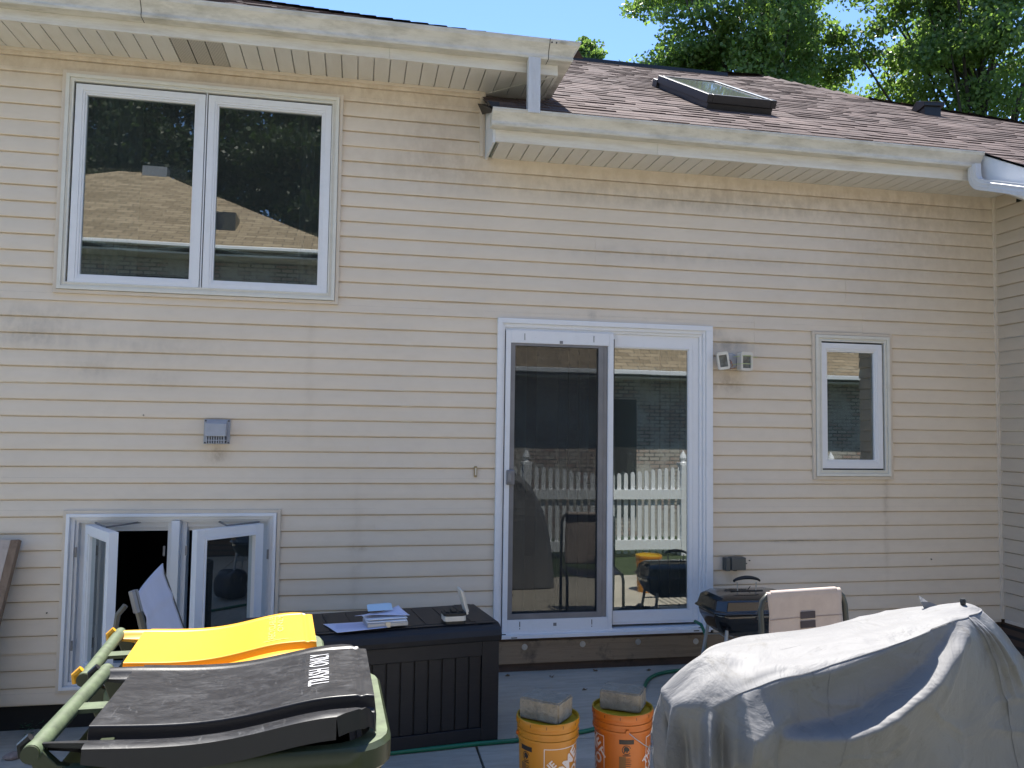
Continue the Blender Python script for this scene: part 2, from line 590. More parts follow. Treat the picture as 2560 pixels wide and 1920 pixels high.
tr = MB()     # corner posts, starter strip, J channels
tr.box(4.853, 4.8665, -.026, -.001, .262, 3.512)
tr.box(4.843, 4.853, -.020, -.001, .262, 3.512)
tr.box(4.8665, 4.8695, -.034, -.026, .262, 3.512)
tr.box(2.50, 4.84, -.018, -.001, .240, .2645)
tr.box(4.852, 4.869, -1.73, -.036, .240, .2645)
tr.box(.785, .812, -.020, -.001, 3.512, 3.965)
tr.box(.812, .824, -.014, .20, 3.50, 3.965)
tr.box(-3.6, .785, -.022, -.001, 3.948, 3.968)
build_each(tr, 'corner_trim', M['beige'], house, bevel=.002)

fo = MB()
MB().box(-3.6, .93, .02, .14, -.30, -.045).build('crawl_gap', M['dark'], house)
fo.box(.93, 4.9, .03, .14, -.30, .26)
fo.box(4.885, 5.0, -1.73, .03, -.30, .26)
fo.box(5.0, 8, -1.73, -1.6, -.3, 2.6)
fo.build('foundation', M['foundation'], house)

# upper wall above the lower roof, facing right
MB().box(.80, .818, .002, 6, 3.5, 3.968).build('gable_wall', M['siding_side'], house)

# ---- rooms behind the openings (closed shells so no light leaks in)
rm = MB()
def room(x0, x1, y0, y1, z0, z1):
    rm.quad((x0, y1, z0), (x1, y1, z0), (x1, y1, z1), (x0, y1, z1))
    rm.quad((x0, y0, z0), (x0, y1, z0), (x0, y1, z1), (x0, y0, z1))
    rm.quad((x1, y0, z0), (x1, y1, z0), (x1, y1, z1), (x1, y0, z1))
    rm.quad((x0, y0, z0), (x1, y0, z0), (x1, y1, z0), (x0, y1, z0))
    rm.quad((x0, y0, z1), (x1, y0, z1), (x1, y1, z1), (x0, y1, z1))
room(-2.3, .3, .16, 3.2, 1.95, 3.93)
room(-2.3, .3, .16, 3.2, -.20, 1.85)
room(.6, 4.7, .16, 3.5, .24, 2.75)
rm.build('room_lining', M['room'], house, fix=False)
cur = MB()
for x0, x1 in ((-1.78, -1.45), (-.42, -.2), (-1.1, -.98)):
    cur.grid(lambda u, v: (x0 + (x1 - x0) * u, .26 + .02 * math.sin(u * 26), 2.5 + 1.3 * v), 30, 1)
build_each(cur, 'curtain', M['blind'], house, smooth=True, fix=False)

# ================================================================ windows
def jtrim(mb, r, w=.022, y0=-.030, y1=-.001):
    x0, x1, z0, z1 = r
    frame_rect(mb, x0, x1, z0, z1, w, y0, y1)
    return mb

def pane(x0, x1, z0, z1, y, parent, bow=.0, m=None, name='pane'):
    cx, cz = (x0 + x1) / 2, (z0 + z1) / 2
    def fn(u, v):
        s = (1 - (2 * u - 1) ** 2) * (1 - (2 * v - 1) ** 2)
        return (x0 + (x1 - x0) * u, y + bow * s, z0 + (z1 - z0) * v)
    return MB().grid(fn, 16 if bow else 1, 16 if bow else 1).build(name, m or M['glass'], parent, smooth=bool(bow), fix=False)

def sash(mb, x0, x1, z0, z1, w, yf, yb):
    """closed casement sash: stepped profile with mitre grooves"""
    frame_rect(mb, x0, x1, z0, z1, w * .62, yf, yb)
    frame_rect(mb, x0 + w * .62, x1 - w * .62, z0 + w * .62, z1 - w * .62, w * .22, yf + .004, yb)
    frame_rect(mb, x0 + w * .84, x1 - w * .84, z0 + w * .84, z1 - w * .84, w * .16, yf + .010, yb)

def window_unit(name, r, sashes, label):
    x0, x1, z0, z1 = r
    f = MB()
    frame_rect(f, x0 + .024, x1 - .024, z0 + .024, z1 - .024, .022, -.040, .05)
    frame_rect(f, x0 + .046, x1 - .046, z0 + .046, z1 - .046, .014, -.030, .05)
    frame_rect(f, x0 + .060, x1 - .060, z0 + .060, z1 - .060, .010, -.036, .05)
    w = f.build(name, M['cream'], house, bevel=.0015)
    w['label'] = label
    jtrim(MB(), r).build('outer_trim', M['beige'], w, bevel=.002)
    g = MB()
    g.box(x0 + .0705, x1 - .0705, -.004, .045, z0 + .0705, z1 - .0705)     # dark reveal gap behind the sashes
    if sashes:
        gap = MB(); prev = x0 + .0705
        frame_rect(gap, x0 + .0702, x1 - .0702, z0 + .0702, z1 - .0702, .012, -.010, .045)
        for (a, b, c, d) in sashes[:-1]:
            gap.box(b - .002, b + .022, -.010, .045, z0 + .083, z1 - .083)
        gap.build('seal', M['black'], w)
        for (a, b, c, d) in sashes:
            s = MB(); sash(s, a, b, c, d, .064, -.030, .02)
            s.build('sash', M['white'], w, bevel=.0015)
            pane(a + .064, b - .064, c + .064, d - .064, -.004, w)
            pane(a + .064, b - .064, c + .064, d - .064, .010, w, .0030, M['glass_in'], 'inner_pane')
        if len(sashes) > 1:
            a = sashes[0][1]; b = sashes[1][0]
            MB().box((a + b) / 2 - .0035, (a + b) / 2 + .0035, -.034, .03, z0 + .07, z1 - .07).build('mullion', M['white'], w)
    return w

window_unit('window', WIN, [(-1.769, -1.001, 2.503, 3.768), (-.982, -.208, 2.503, 3.768)],
            'wide two sash casement window under the upper eave')
window_unit('window', SMALL, [(3.337, 3.848, 1.393, 2.315)], 'narrow single window right of the sliding door')

# basement window with both casements cranked open
x0, x1, z0, z1 = LOW
f = MB()
frame_rect(f, x0 + .02, x1 - .024, z0 + .018, z1 - .022, .020, -.040, .02)
frame_rect(f, x0 + .040, x1 - .044, z0 + .038, z1 - .042, .022, -.012, .08)
frame_rect(f, x0 + .062, x1 - .066, z0 + .060, z1 - .064, .016, .01, .10)
frame_rect(f, x0 + .078, x1 - .082, z0 + .076, z1 - .080, .035, .05, .13)
frame_rect(f, x0 + .113, x1 - .117, z0 + .111, z1 - .115, .026, .08, .14)
f.box(-1.108, -1.060, -.030, .11, z0 + .063, z1 - .067)
f.box(-1.14, -1.108, .03, .12, z0 + .063, z1 - .067)
f.box(-1.060, -1.028, .03, .12, z0 + .063, z1 - .067)
lw = f.build('window', M['white'], house, bevel=.002)
lw['label'] = 'low basement window with both casement sashes swung open'
jtrim(MB(), LOW).build('outer_trim', M['beige'], lw, bevel=.002)
def open_sash(hx, hy, ex, ey, z0, z1, th):
    d = Vector((ex - hx, ey - hy, 0)); L = d.length; d.normalize()
    n = Vector((-d.y, d.x, 0))
    Mx = Matrix(((d.x, n.x, 0, hx), (d.y, n.y, 0, hy), (0, 0, 1, 0), (0, 0, 0, 1)))
    s = MB()
    w = .052
    for (a, b, c, e) in ((0, w, z0, z1), (L - w, L, z0, z1), (w, L - w, z0, z0 + w), (w, L - w, z1 - w, z1)):
        s.box(a, b, -th, 0, c, e, Mx)
    for (a, b, c, e) in ((w, w + .012, z0 + w, z1 - w), (L - w - .012, L - w, z0 + w, z1 - w), (w + .012, L - w - .012, z0 + w, z0 + w + .012), (w + .012, L - w - .012, z1 - w - .012, z1 - w)):
        s.box(a, b, -th + .008, -.008, c, e, Mx)
    s.build('open_sash', M['white'], lw, bevel=.002)
    g = MB(); g.quad(*[Mx @ Vector(q) for q in ((w + .01, -th / 2, z0 + w + .01), (L - w - .01, -th / 2, z0 + w + .01), (L - w - .01, -th / 2, z1 - w - .01), (w + .01, -th / 2, z1 - w - .01))])
    g.build('pane', M['glass'], lw, fix=False)
    h = MB(); h.tube([(hx, hy + .02, z1 + .004), ((hx + ex) / 2, (hy + ey) / 2, z1 + .004), (hx + (.25 if hx < -1 else -.25), .03, z1 + .004)], .006, 6)
    h.build('crank_arm', M['screen_frame'], lw)
open_sash(-1.555, -.015, -1.305, -.43, .16, 1.030, .05)
open_sash(-.588, -.030, -.925, -.354, .16, 1.030, -.05)
lk = MB()
for (x, z) in ((-1.655, .86), (-1.655, .30), (-.53, .83), (-1.15, .86), (-1.02, .86)):
    lk.box(x - .006, x + .006, -.014, -.010, z - .03, z + .03)
build_each(lk, 'lock_keeper', M['screen_frame'], lw)

# ================================================================ sliding patio door
x0, x1, z0, z1 = DOOR
f = MB()
f.box(x0, x0 + .036, -.036, .06, z0 + .03, z1 - .035)                # casing
f.box(x1 - .052, x1, -.036, .06, z0 + .012, z1 - .035)
f.prism([(x0, z1 - .035), (x0 + .0, z1), (x1, z1), (x1, z1 - .035)], 'y', -.036, .06)
f.box(x0 + .036, x0 + .052, -.022, .06, z0 + .03, z1 - .035)
f.box(x1 - .070, x1 - .052, -.026, .06, z0 + .03, z1 - .035)
f.box(x1 - .093, x1 - .070, -.012, .06, z0 + .03, z1 - .06)
f.box(x0 + .052, x1 - .070, -.022, .06, z1 - .060, z1 - .035)
f.box(x0 + .052, x1 - .093, -.010, .06, z1 - .078, z1 - .060)
f.box(x0 - .004, x1 - .030, -.062, .06, z0 + .006, z0 + .030)        # sill
f.box(x0 + .036, x1 - .052, -.040, .06, z0 + .030, z0 + .044)
dr = f.build('patio_door', M['white'], house, bevel=.002)
dr['label'] = 'white framed sliding glass patio door'
lp = MB()                                                             # left panel in front
frame_rect(lp, .988, 1.752, .294, 2.322, .034, -.034, -.004, .080, .088)
lp.box(1.712, 1.718, -.034, -.004, .374, 2.234)
lps = lp.build('sliding_panel', M['white'], dr, bevel=.002)
rp = MB()
frame_rect(rp, 1.760, 2.399, .312, 2.324, .004, .002, .040, .085, .090)
rp.box(2.326, 2.395, .002, .040, .397, 2.234)
frame_rect(rp, 1.764, 2.326, .397, 2.234, .007, .008, .040)
rp.box(1.764, 2.36, -.004, .002, .330, .336)
rp.box(2.352, 2.356, -.002, .002, .336, 2.28)
rp.build('fixed_panel', M['white'], dr, bevel=.0015)
MB().prism([(1.7545, .30), (1.7595, .30), (1.7635, 2.285), (1.7545, 2.285)], 'y', -.016, .012).build('weather_strip', M['black'], dr)
pane(1.771, 2.319, .404, 2.227, .018, dr)
pane(1.771, 2.319, .404, 2.227, .030, dr, .002, M['glass_in'], 'inner_pane')
sf = MB()
sf.box(1.0225, 1.054, -.028, -.006, .3745, 2.2335)
sf.box(1.644, 1.679, -.028, -.006, .3745, 2.2335)
sf.box(1.681, 1.7115, -.022, -.006, .3745, 2.2335)
sf.box(1.054, 1.644, -.028, -.006, .3745, .412)
sf.box(1.054, 1.644, -.028, -.006, 2.216, 2.2335)
sf.build('screen_frame', M['screen_frame'], dr, bevel=.001)
sc = MB().quad((1.054, -.018, .412), (1.644, -.018, .412), (1.644, -.018, 2.216), (1.054, -.018, 2.216))
sc.build('insect_screen', M['screen'], dr, fix=False)
pane(1.025, 1.71, .376, 2.232, -.002, dr)
hd = MB(); hd.box(1.000, 1.056, -.052, -.036, 1.272, 1.372); hd.box(1.006, 1.030, -.066, -.052, 1.285, 1.360)
hd.build('handle', M['screen_frame'], dr, bevel=.006)
mk = MB()
for x in (1.115, 1.605): mk.box(x, x + .004, -.0352, -.0342, 2.255, 2.30)
for x in (1.105, 1.605):
    mk.box(x, x + .005, -.0352, -.0342, .328, .362); mk.box(x, x + .005, -.0352, -.0342, .312, .320)
build_each(mk, 'etched_mark', M['black'], dr)
sq = MB()
for x, z in ((1.375, 2.247), (1.35, .338)): sq.box(x - .012, x + .010, -.037, -.0342, z - .010, z + .010)
build_each(sq, 'roller_cap', M['screen_frame'], dr)
wh = MB()
for a, b, z in ((.985, 1.012, .283), (1.045, 1.085, .264), (2.335, 2.375, .268), (2.38, 2.405, .283)):
    wh.box(a, b, -.0632 if z < .275 else -.0412, -.0612 if z < .275 else -.0392, z - .003, z + .003)
build_each(wh, 'weep_slot', M['black'], dr)
bl = MB()                                                             # vertical blinds inside
rg = random.Random(4)
for i in range(19):
    x = 1.0 + i * .078
    a = rad(18 + rg.uniform(-8, 8)); c, s = math.cos(a) * .044, math.sin(a) * .044
    if i in (3, 9, 14): continue
    bl.quad((x - c, .26 - s, .30), (x + c, .26 + s, .30), (x + c, .26 + s, 2.38), (x - c, .26 - s, 2.38))
build_each(bl, 'vertical_blind', M['blind'], dr, fix=False)

# ledger board and sill under the door
lb = MB().box(.60, 3.4, -.042, .028, .088, .2345).build('ledger_board', M['ledger'], house, bevel=.002)
MB().box(.60, 4.4, -.012, .029, -.02, .088).box(.93, 2.47, -.03, .028, .2345, .258).build('sill_plate', M['ledger2'], house)
for x, z in ((1.141, .197), (1.542, .202), (1.936, .203), (2.358, .191), (2.80, .195)):
    b = MB(); b.prism([(x + .020 * math.cos(k), z + .020 * math.sin(k)) for k in [i * math.pi / 8 for i in range(16)]], 'y', -.0455, -.0422)
    b.prism([(x + .011 * math.cos(k), z + .011 * math.sin(k)) for k in [i * math.pi / 3 for i in range(6)]], 'y', -.053, -.0455)
    b.build('bolt', M['steel'], lb)

# ================================================================ eaves
TL = .5867
def roofz(y): return 3.69 + (y + .42) * TL
TU = .555
def roofz2(y): return 4.145 + (y + .42) * TU

def ogee(y0, zb, zt, d):
    """K-style gutter outline in (y, z), back at y0"""
    return [(y0, zb), (y0 - d * .62, zb), (y0 - d * .66, zb + .012), (y0 - d * .64, zb + .028), (y0 - d * .68, zb + (zt - zb) * .40),
            (y0 - d * .80, zb + (zt - zb) * .58), (y0 - d * .95, zb + (zt - zb) * .76), (y0 - d * .98, zt - .012), (y0 - d, zt - .010),
            (y0 - d, zt), (y0 - d * .88, zt), (y0 - d * .88, zt - .006), (y0 - .006, zt - .03), (y0, zt - .03)]
g1 = MB().prism(ogee(-.332, 3.588, 3.690, .115), 'x', .805, 4.40)
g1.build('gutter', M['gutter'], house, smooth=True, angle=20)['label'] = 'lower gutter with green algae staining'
g2 = MB(); pr = ogee(0, 4.034, 4.150, .118); n = len(pr)
g2.add([(xx if xx < 0 else 1.25 - o, -.372 + o, z) for xx in (-3.6, 1) for (o, z) in pr],
       [(i, (i + 1) % n, n + (i + 1) % n, n + i) for i in range(n)] + [tuple(range(n))])
g2.box(1.2465, 1.318, -.44, -.353, 4.0345, 4.12)
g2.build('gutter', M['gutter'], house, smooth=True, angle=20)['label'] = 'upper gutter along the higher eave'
# side return of the upper gutter, running back over the lower roof
sg = MB()
pr = ogee(0, 4.034, 4.150, .118)
vs = []
for (yy, t) in ((-.372, 0), (3.2, 1)):
    for (o, z) in pr:
        vs.append((1.25 - o, (-.372 + o) if t == 0 else yy, z))
n = len(pr)
sg.add(vs, [(i, (i + 1) % n, n + (i + 1) % n, n + i) for i in range(n)])
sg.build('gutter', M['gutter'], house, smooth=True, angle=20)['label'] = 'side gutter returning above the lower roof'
sj = MB()
for x, y0, zb, zt, d in ((1.16, -.372, 4.034, 4.150, .1185), (-1.3, -.372, 4.034, 4.150, .1185)):
    sj.prism([(a, b) for a, b in ogee(y0 - .0, zb - .001, zt + .001, d + .002)], 'x', x, x + .004)
for x in (1.175, 1.205): sj.prism([(x + .005 * math.cos(k), 4.128 + .005 * math.sin(k)) for k in [i * math.pi / 4 for i in range(8)]], 'y', -.4905, -.480)
build_each(sj, 'gutter_joint', M['black'], house)
fa = MB()
fa.box(.842, 1.95, -.331, -.312, 3.508, 3.60); fa.box(1.951, 4.31, -.3315, -.312, 3.508, 3.60)
fa.box(-3.6, .149, -.371, -.352, 3.966, 4.06); fa.box(.15, 1.244, -.3715, -.352, 3.966, 4.06)
fa.box(1.226, 1.246, -.352, 3.2, 3.966, 4.06)
fa.box(4.31, 4.44, -.331, -.312, 3.508, 3.60)
fa.build('fascia', M['fascia'], house, bevel=.002)
# soffits: planks running in y with narrow grooves
def soffit(x0, x1, y0, y1, z, pitch=.1016, skip=(), name='soffit', m=None):
    mb = MB(); x = x0
    while x < x1 - .005:
        xe = min(x + pitch, x1)
        if not any(a < (x + xe) / 2 < b for a, b in skip):
            mb.box(x + .0035, xe - .0035, y0, y1, z, z + .012)
            mb.box(x - .0034, x + .0034, y0, y1, z + .016, z + .018)
        x += pitch
    return mb.build(name, m or M['soffit'], house)
soffit(.8684, 2.3924, -.312, -.0, 3.509); soffit(2.6972, 4.86, -.312, -.0, 3.509)
soffit(-3.6, -1.1616, -.352, -.0, 3.967); soffit(-.8568, 1.226, -.352, -.0, 3.967)
def make_vent_mat():
    t = NT('perforated_soffit')
    mp = t.n('ShaderNodeMapping'); mp.inputs['Scale'].default_value = (110, 110, 1)
    t.l(t.tc.outputs['Object'], mp.inputs[0])
    v = t.n('ShaderNodeTexVoronoi'); v.inputs['Scale'].default_value = 1.0; v.inputs['Randomness'].default_value = .0
    t.l(mp.outputs[0], v.inputs['Vector'])
    c = t.ramp(v.outputs['Distance'], [(.30, (.16, .145, .125)), (.40, (.58, .54, .47))])
    t.bsdf(c, .6)
    return t.m
M['vent'] = make_vent_mat()
for (a, z, ya) in ((2.3924, 3.509, -.312), (-1.1616, 3.967, -.352)):
    vm = MB()
    for i in range(3): vm.box(a + i * .1016 + .0035, a + (i + 1) * .1016 - .0025, ya, 0, z + .001, z + .01)
    vm.build('soffit_vent', M['vent'], house)
# side soffit (over the lower roof) planks running in x, plus mitre strip
ss = MB(); y = .0
while y < 3.1:
    ss.box(.826, 1.226, y + .003, y + .0986, 3.967, 3.977); ss.box(.826, 1.226, y - .003, y + .003, 3.973, 3.979); y += .1016
ss.build('soffit', M['soffit'], house)
mi = MB(); mi.add([(.826, .01, 3.963), (.84, -.005, 3.963), (1.226, -.34, 3.963), (1.212, -.355, 3.963), (.826, .01, 3.968), (.84, -.005, 3.968), (1.226, -.34, 3.968), (1.212, -.355, 3.968)],
                  [(0, 1, 2, 3), (4, 5, 6, 7), (0, 1, 5, 4), (1, 2, 6, 5), (2, 3, 7, 6), (3, 0, 4, 7)])
mi.build('mitre_strip', M['soffit'], house)
# end closures
ec = MB()
ec.prism([(-.001, 3.495), (-.331, 3.50), (-.331, 3.70), (-.30, 3.745), (-.001, 3.90)], 'x', .8255, .8415)
ec.build('eave_return', M['downspout'], house)
# downspouts
def ribbed(x0, x1, y0, y1):
    n = 9; pts = []
    for i in range(n):
        a = x0 + (x1 - x0) * (i / n); b = x0 + (x1 - x0) * ((i + .5) / n)
        pts += [(a, y0), (a + .0015, y0 - .003 if 0 < i < n - 0 else y0), (b, y0 - .003 if i else y0), (b + .0015, y0)]
    return pts + [(x1, y0), (x1, y1), (x0, y1)]
ds = MB().prism(ribbed(1.032, 1.110, -.452, -.395), 'z', 3.672, 4.036)
ds.build('downspout', M['downspout'], house, bevel=.0)['label'] = 'short ribbed downspout between the two gutters'
d2 = MB()
pth = [(4.345, -.405, 3.60), (4.345, -.405, 3.53), (4.347, -.408, 3.50), (4.35, -.42, 3.470), (4.353, -.445, 3.447), (4.356, -.48, 3.432), (4.36, -.55, 3.405), (4.36, -1.88, 2.87)]
sec = [(-.038, -.026), (-.022, -.026), (-.020, -.029), (-.008, -.029), (-.006, -.026), (.006, -.026), (.008, -.029), (.020, -.029), (.022, -.026), (.038, -.026), (.038, .026), (-.038, .026)]
vs = []
for i, p in enumerate(pth):
    a = Vector(pth[max(0, i - 1)]); b = Vector(pth[min(len(pth) - 1, i + 1)])
    t = (b - a).normalized(); w = Vector((1, 0, 0)); nn = t.cross(w).normalized()
    for (s1, s2) in sec:
        # wide side faces -x once it runs along the rake
        q = Vector(p) + (w * s2 * .9 + nn * s1)
        vs.append(q)
n = len(sec)
d2.add(vs, [(i * n + k, i * n + (k + 1) % n, (i + 1) * n + (k + 1) % n, (i + 1) * n + k) for i in range(len(pth) - 1) for k in range(n)])
d2.build('downspout', M['downspout'], house)['label'] = 'white downspout with elbow running along the rake board'
st = MB()
for dz, dy in ((0, 0), (.018, .004), (.036, .012)): st.box(4.306, 4.386, -.44 + dy - .03, -.378 - dy * 2, 3.49 - dz, 3.494 - dz)
# rake board of the right wing
rk = MB()
rk.prism([(-.34, roofz(-.34) - .015), (-.34, 3.50), (-.40, roofz(-.40) - .24), (-1.9, roofz(-1.9) - .24), (-1.9, roofz(-1.9) - .02), (-.42, roofz(-.42) - .02)], 'x', 4.425, 4.445)
rk.build('rake_board', M['white'], house)
rs = MB()
za, zb = roofz(-.40) - .238, roofz(-1.9) - .238
rs.add([(4.445, -.002, 3.515), (4.868, -.002, 3.515), (4.868, -.11, 3.510), (4.445, -.34, 3.508), (4.868, -.40, 3.574 - .40 * TL), (4.445, -.40, za), (4.868, -1.9, 3.574 - 1.9 * TL), (4.445, -1.9, zb)],
       [(0, 1, 2, 3), (3, 2, 4, 5), (5, 4, 6, 7)])
rs.build('rake_soffit', M['soffit'], house)

# ================================================================ roofs
SH = [(.112, .085, .080), (.126, .096, .090), (.092, .069, .065), (.142, .110, .103), (.116, .092, .087), (.100, .076, .072)]
def shingles(x_of, y0, y1, zf, tan, rg, expo=.128):
    """rows of laminated tabs on a plane rising in +y"""
    mb = MB()
    cs = 1 / math.sqrt(1 + tan * tan); sn = tan * cs
    nrm = Vector((0, -sn, cs))
    L = (y1 - y0) / cs
    rows = int(L / expo)
    for r in range(rows):
        s = r * expo
        y = y0 + s * cs; yb = y + expo * 1.12 * cs
        xa, xb = x_of(y + expo * .5 * cs)
        if xb <= xa: continue
        x = xa - rg.uniform(0, .2)
        dark = rg.random()
        while x < xb:
            w = rg.uniform(.10, .27)
            a = max(x, xa); b = min(x + w, xb); x += w
            if b - a < .01: continue
            thick = rg.choice((.001, .003, .0055, .0075)) + rg.uniform(0, .001)
            lift = rg.uniform(0, .0015)
            dy = rg.uniform(-.004, .004)
            c = SH[rg.randrange(len(SH))]; k = rg.uniform(.92, 1.08)
            c = tuple(q * k for q in c)
            lo = Vector((0, y + dy, zf(y + dy))); hi = Vector((0, yb, zf(yb)))
            A = lo + nrm * (thick + .001 + lift * .5); B = hi + nrm * .0005; D = lo + nrm * .0
            mb.add([(a, A.y, A.z), (b, A.y, A.z), (b, B.y, B.z), (a, B.y, B.z), (a, D.y, D.z), (b, D.y, D.z)],
                   [(0, 1, 2, 3), (4, 5, 1, 0), (0, 3, 4), (1, 5, 2)], c)
    return mb
def xr_lower(y):
    if y < 1.67: xb = 6.77 + (1.67 - y) * 1.6
    elif y < 2.5: xb = 5.55 + (2.5 - y) / .83 * 1.22
    else: xb = 5.0 + (4.03 - y) / 1.53 * .55
    xb = min(xb, 9.6)
    return (.80, xb)
def x_low(y):
    a, b = xr_lower(y)
    if y < -.40: a = 4.41
    if y > 3.55: a = 2.0 + (y - 3.55) * 6
    return a, b
rg = random.Random(11)
top = MB()
lowroof = shingles(x_low, -1.9 + .004, 4.0, roofz, TL, rg)
lr = lowroof.build('roof', M['shingle'], house, fix=False)
lr['label'] = 'lower brown asphalt shingle roof with skylight'
# deck, ridge and the slopes falling away behind
dk = MB()
def D_(x, y, h=-.012): return (x, y, roofz(y) + h)
dk.add([D_(.80, -.375), D_(9.6, -.375), D_(9.6, -.10), D_(6.77, 1.67), D_(5.55, 2.5), D_(5.0, 4.03), D_(4.3, 3.62), D_(.8, 3.62)], [tuple(range(8))])
dk.add([D_(4.41, -1.9), D_(9.6, -1.9), D_(9.6, -.374), D_(4.41, -.374)], [(0, 1, 2, 3)])
dk.add([D_(.8, 3.62), D_(4.3, 3.62), D_(5.0, 4.03), (5.0, 9.0, 3.6), (.8, 9.0, 3.4)], [(0, 1, 2, 3, 4)])
dk.add([D_(5.0, 4.03), D_(5.55, 2.5), D_(6.77, 1.67), D_(9.6, -.10), (11.5, 3.0, 3.4), (8.5, 9, 3.4), (5.0, 9, 3.6)], [tuple(range(7))])
dk.build('roof_deck', M['black'], lr, fix=False)
rv = MB()
zr = roofz(3.58)
rv.add([(x, y, z) for x in (.8, 4.32) for (y, z) in ((3.44, roofz(3.44) + .004), (3.45, roofz(3.44) + .055), (3.60, roofz(3.44) + .058), (3.80, zr - .05), (3.80, zr - .10))],
       [(0, 1, 6, 5), (1, 2, 7, 6), (2, 3, 8, 7), (3, 4, 9, 8), (0, 1, 2, 3, 4), (5, 6, 7, 8, 9)])
rv.build('ridge_vent', M['black'], lr)
hc = MB()
def cap_line(p, q, n):
    for i in range(n):
        a = Vector(p).lerp(Vector(q), i / n); b = Vector(p).lerp(Vector(q), (i + 1.15) / n)
        d = (b - a).normalized(); w = d.cross(Vector((0, 0, 1))).normalized() * .13
        k = rg.uniform(.8, 1.15); c = tuple(q_ * k for q_ in SH[rg.randrange(6)])
        up = Vector((0, 0, .016))
        hc.add([a - w - Vector((0, 0, .04)) + up, a + up * 1.6, a + w - Vector((0, 0, .04)) + up, b - w - Vector((0, 0, .04)), b + up * .4, b + w - Vector((0, 0, .04))],
               [(0, 1, 4, 3), (1, 2, 5, 4)], c)
cap_line(D_(4.32, 3.62, .02), D_(5.0, 4.03, .0), 4)
cap_line(D_(5.0, 4.03, .0), D_(5.55, 2.5, .0), 8)
cap_line(D_(5.55, 2.5, .0), D_(6.77, 1.67, .0), 9)
cap_line(D_(6.77, 1.67, .0), D_(9.6, -.1, .0), 14)
hc.build('hip_cap', M['shingle'], lr, fix=False)
# flashing lip at the lower left
fl = MB(); fl.prism([(.775, 3.742), (.85, 3.742), (.86, 3.70), (.82, 3.69)], 'y', -.40, -.36)
fl.add([(.765, -.03, 3.755 + .12), (.83, -.03, 3.755 + .12), (.83, -.39, 3.705), (.79, -.39, 3.705), (.80, -.03, 3.80), (.83, -.39, 3.68)], [(0, 1, 2, 3), (0, 4, 5, 3)])
fl.build('roof_edge', M['black'], lr, fix=False)

up = shingles(lambda y: (-3.6, 1.34 - (y + .42)), -.425, 2.6, roofz2, TU, rg)
ur = up.build('roof', M['shingle'], house, fix=False)
ur['label'] = 'upper hipped brown shingle roof above the higher gutter'
ud = MB()
def E_(x, y, h=-.01): return (x, y, roofz2(y) + h)
ud.add([E_(-3.6, -.42), E_(1.34, -.42), E_(-1.7, 2.62), E_(-3.6, 2.62)], [(0, 1, 2, 3)])
ud.add([E_(1.34, -.42), (1.34, 5.6, roofz2(-.42) - .01), E_(-1.7, 2.62)], [(0, 1, 2)])
ud.add([E_(-3.6, 2.62), E_(-1.7, 2.62), (1.34, 5.6, roofz2(-.42)), (-3.6, 5.6, roofz2(-.42))], [(0, 1, 2, 3)])
ud.build('roof_deck', M['black'], ur, fix=False)
rg2 = random.Random(5)
hc = MB(); cap_line(E_(1.34, -.42, .0), E_(-1.7, 2.62, .0), 24)
hc.build('hip_cap', M['shingle'], ur, fix=False)

# skylight
M['bronze'] = mat_plain('bronze_metal', (.022, .021, .023), .38, .3, spec=.5)
Ms = Matrix(((1, 0, 0, 2.675), (0, .8625, -.506, .47), (0, .506, .8625, roofz(.47)), (0, 0, 0, 1)))
sk = MB()
sk.box(0, .56, 0, 1.22, 0, .05, Ms)
sk.box(-.02, .58, 1.22, 1.34, 0, .075, Ms)
sky_o = sk.build('skylight', M['bronze'], house, bevel=.004)
s2 = MB()
for (a, b, c, d) in ((-.015, .03, -.015, 1.225), (.53, .575, -.015, 1.225), (.03, .53, -.015, .03), (.03, .53, 1.18, 1.225)):
    s2.box(a, b, c, d, .051, .115, Ms)
s2.build('skylight_frame', M['bronze'], sky_o, bevel=.003)
MB().box(.505, .53, .03, 1.18, .1155, .1185, Ms).build('bright_edge', M['steel'], sky_o)
def make_skyglass():
    t = NT('skylight_glass'); t.bsdf((.20, .215, .19), .08, 0, None, spec=.9, coat=.6); return t.m
MB().box(.03, .53, .03, 1.18, .095, .108, Ms).build('skylight_glass', make_skyglass(), sky_o)
# roof vent
vx, vy = 5.62, 1.66
rz0 = roofz(vy)
Mv = Matrix.Translation((vx, vy, rz0 - .01)) @ Matrix.Rotation(rad(-8), 4, 'Z') @ Matrix.Scale(.70, 4)
v = MB()
v.box(-.13, .11, -.16, .12, -.14, .10, Mv)
v.prism([(-.19, .06), (-.19, .11), (0, .19), (.17, .10), (.17, .03)], 'x', -.15, .15, Mv)
v.build('roof_vent', M['bronze'], house, bevel=.003)
w_ = MB(); w_.add([Mv @ Vector(q) for q in ((-.155, -.195, .114), (.155, -.195, .114), (.155, 0, .196), (-.155, 0, .196), (.155, .175, .104), (-.155, .175, .104))], [(0, 1, 2, 3), (3, 2, 4, 5)])
w_.build('vent_cap', mat_plain('weathered_cap', (.17, .15, .13), .6, .2), house, solid=.004)

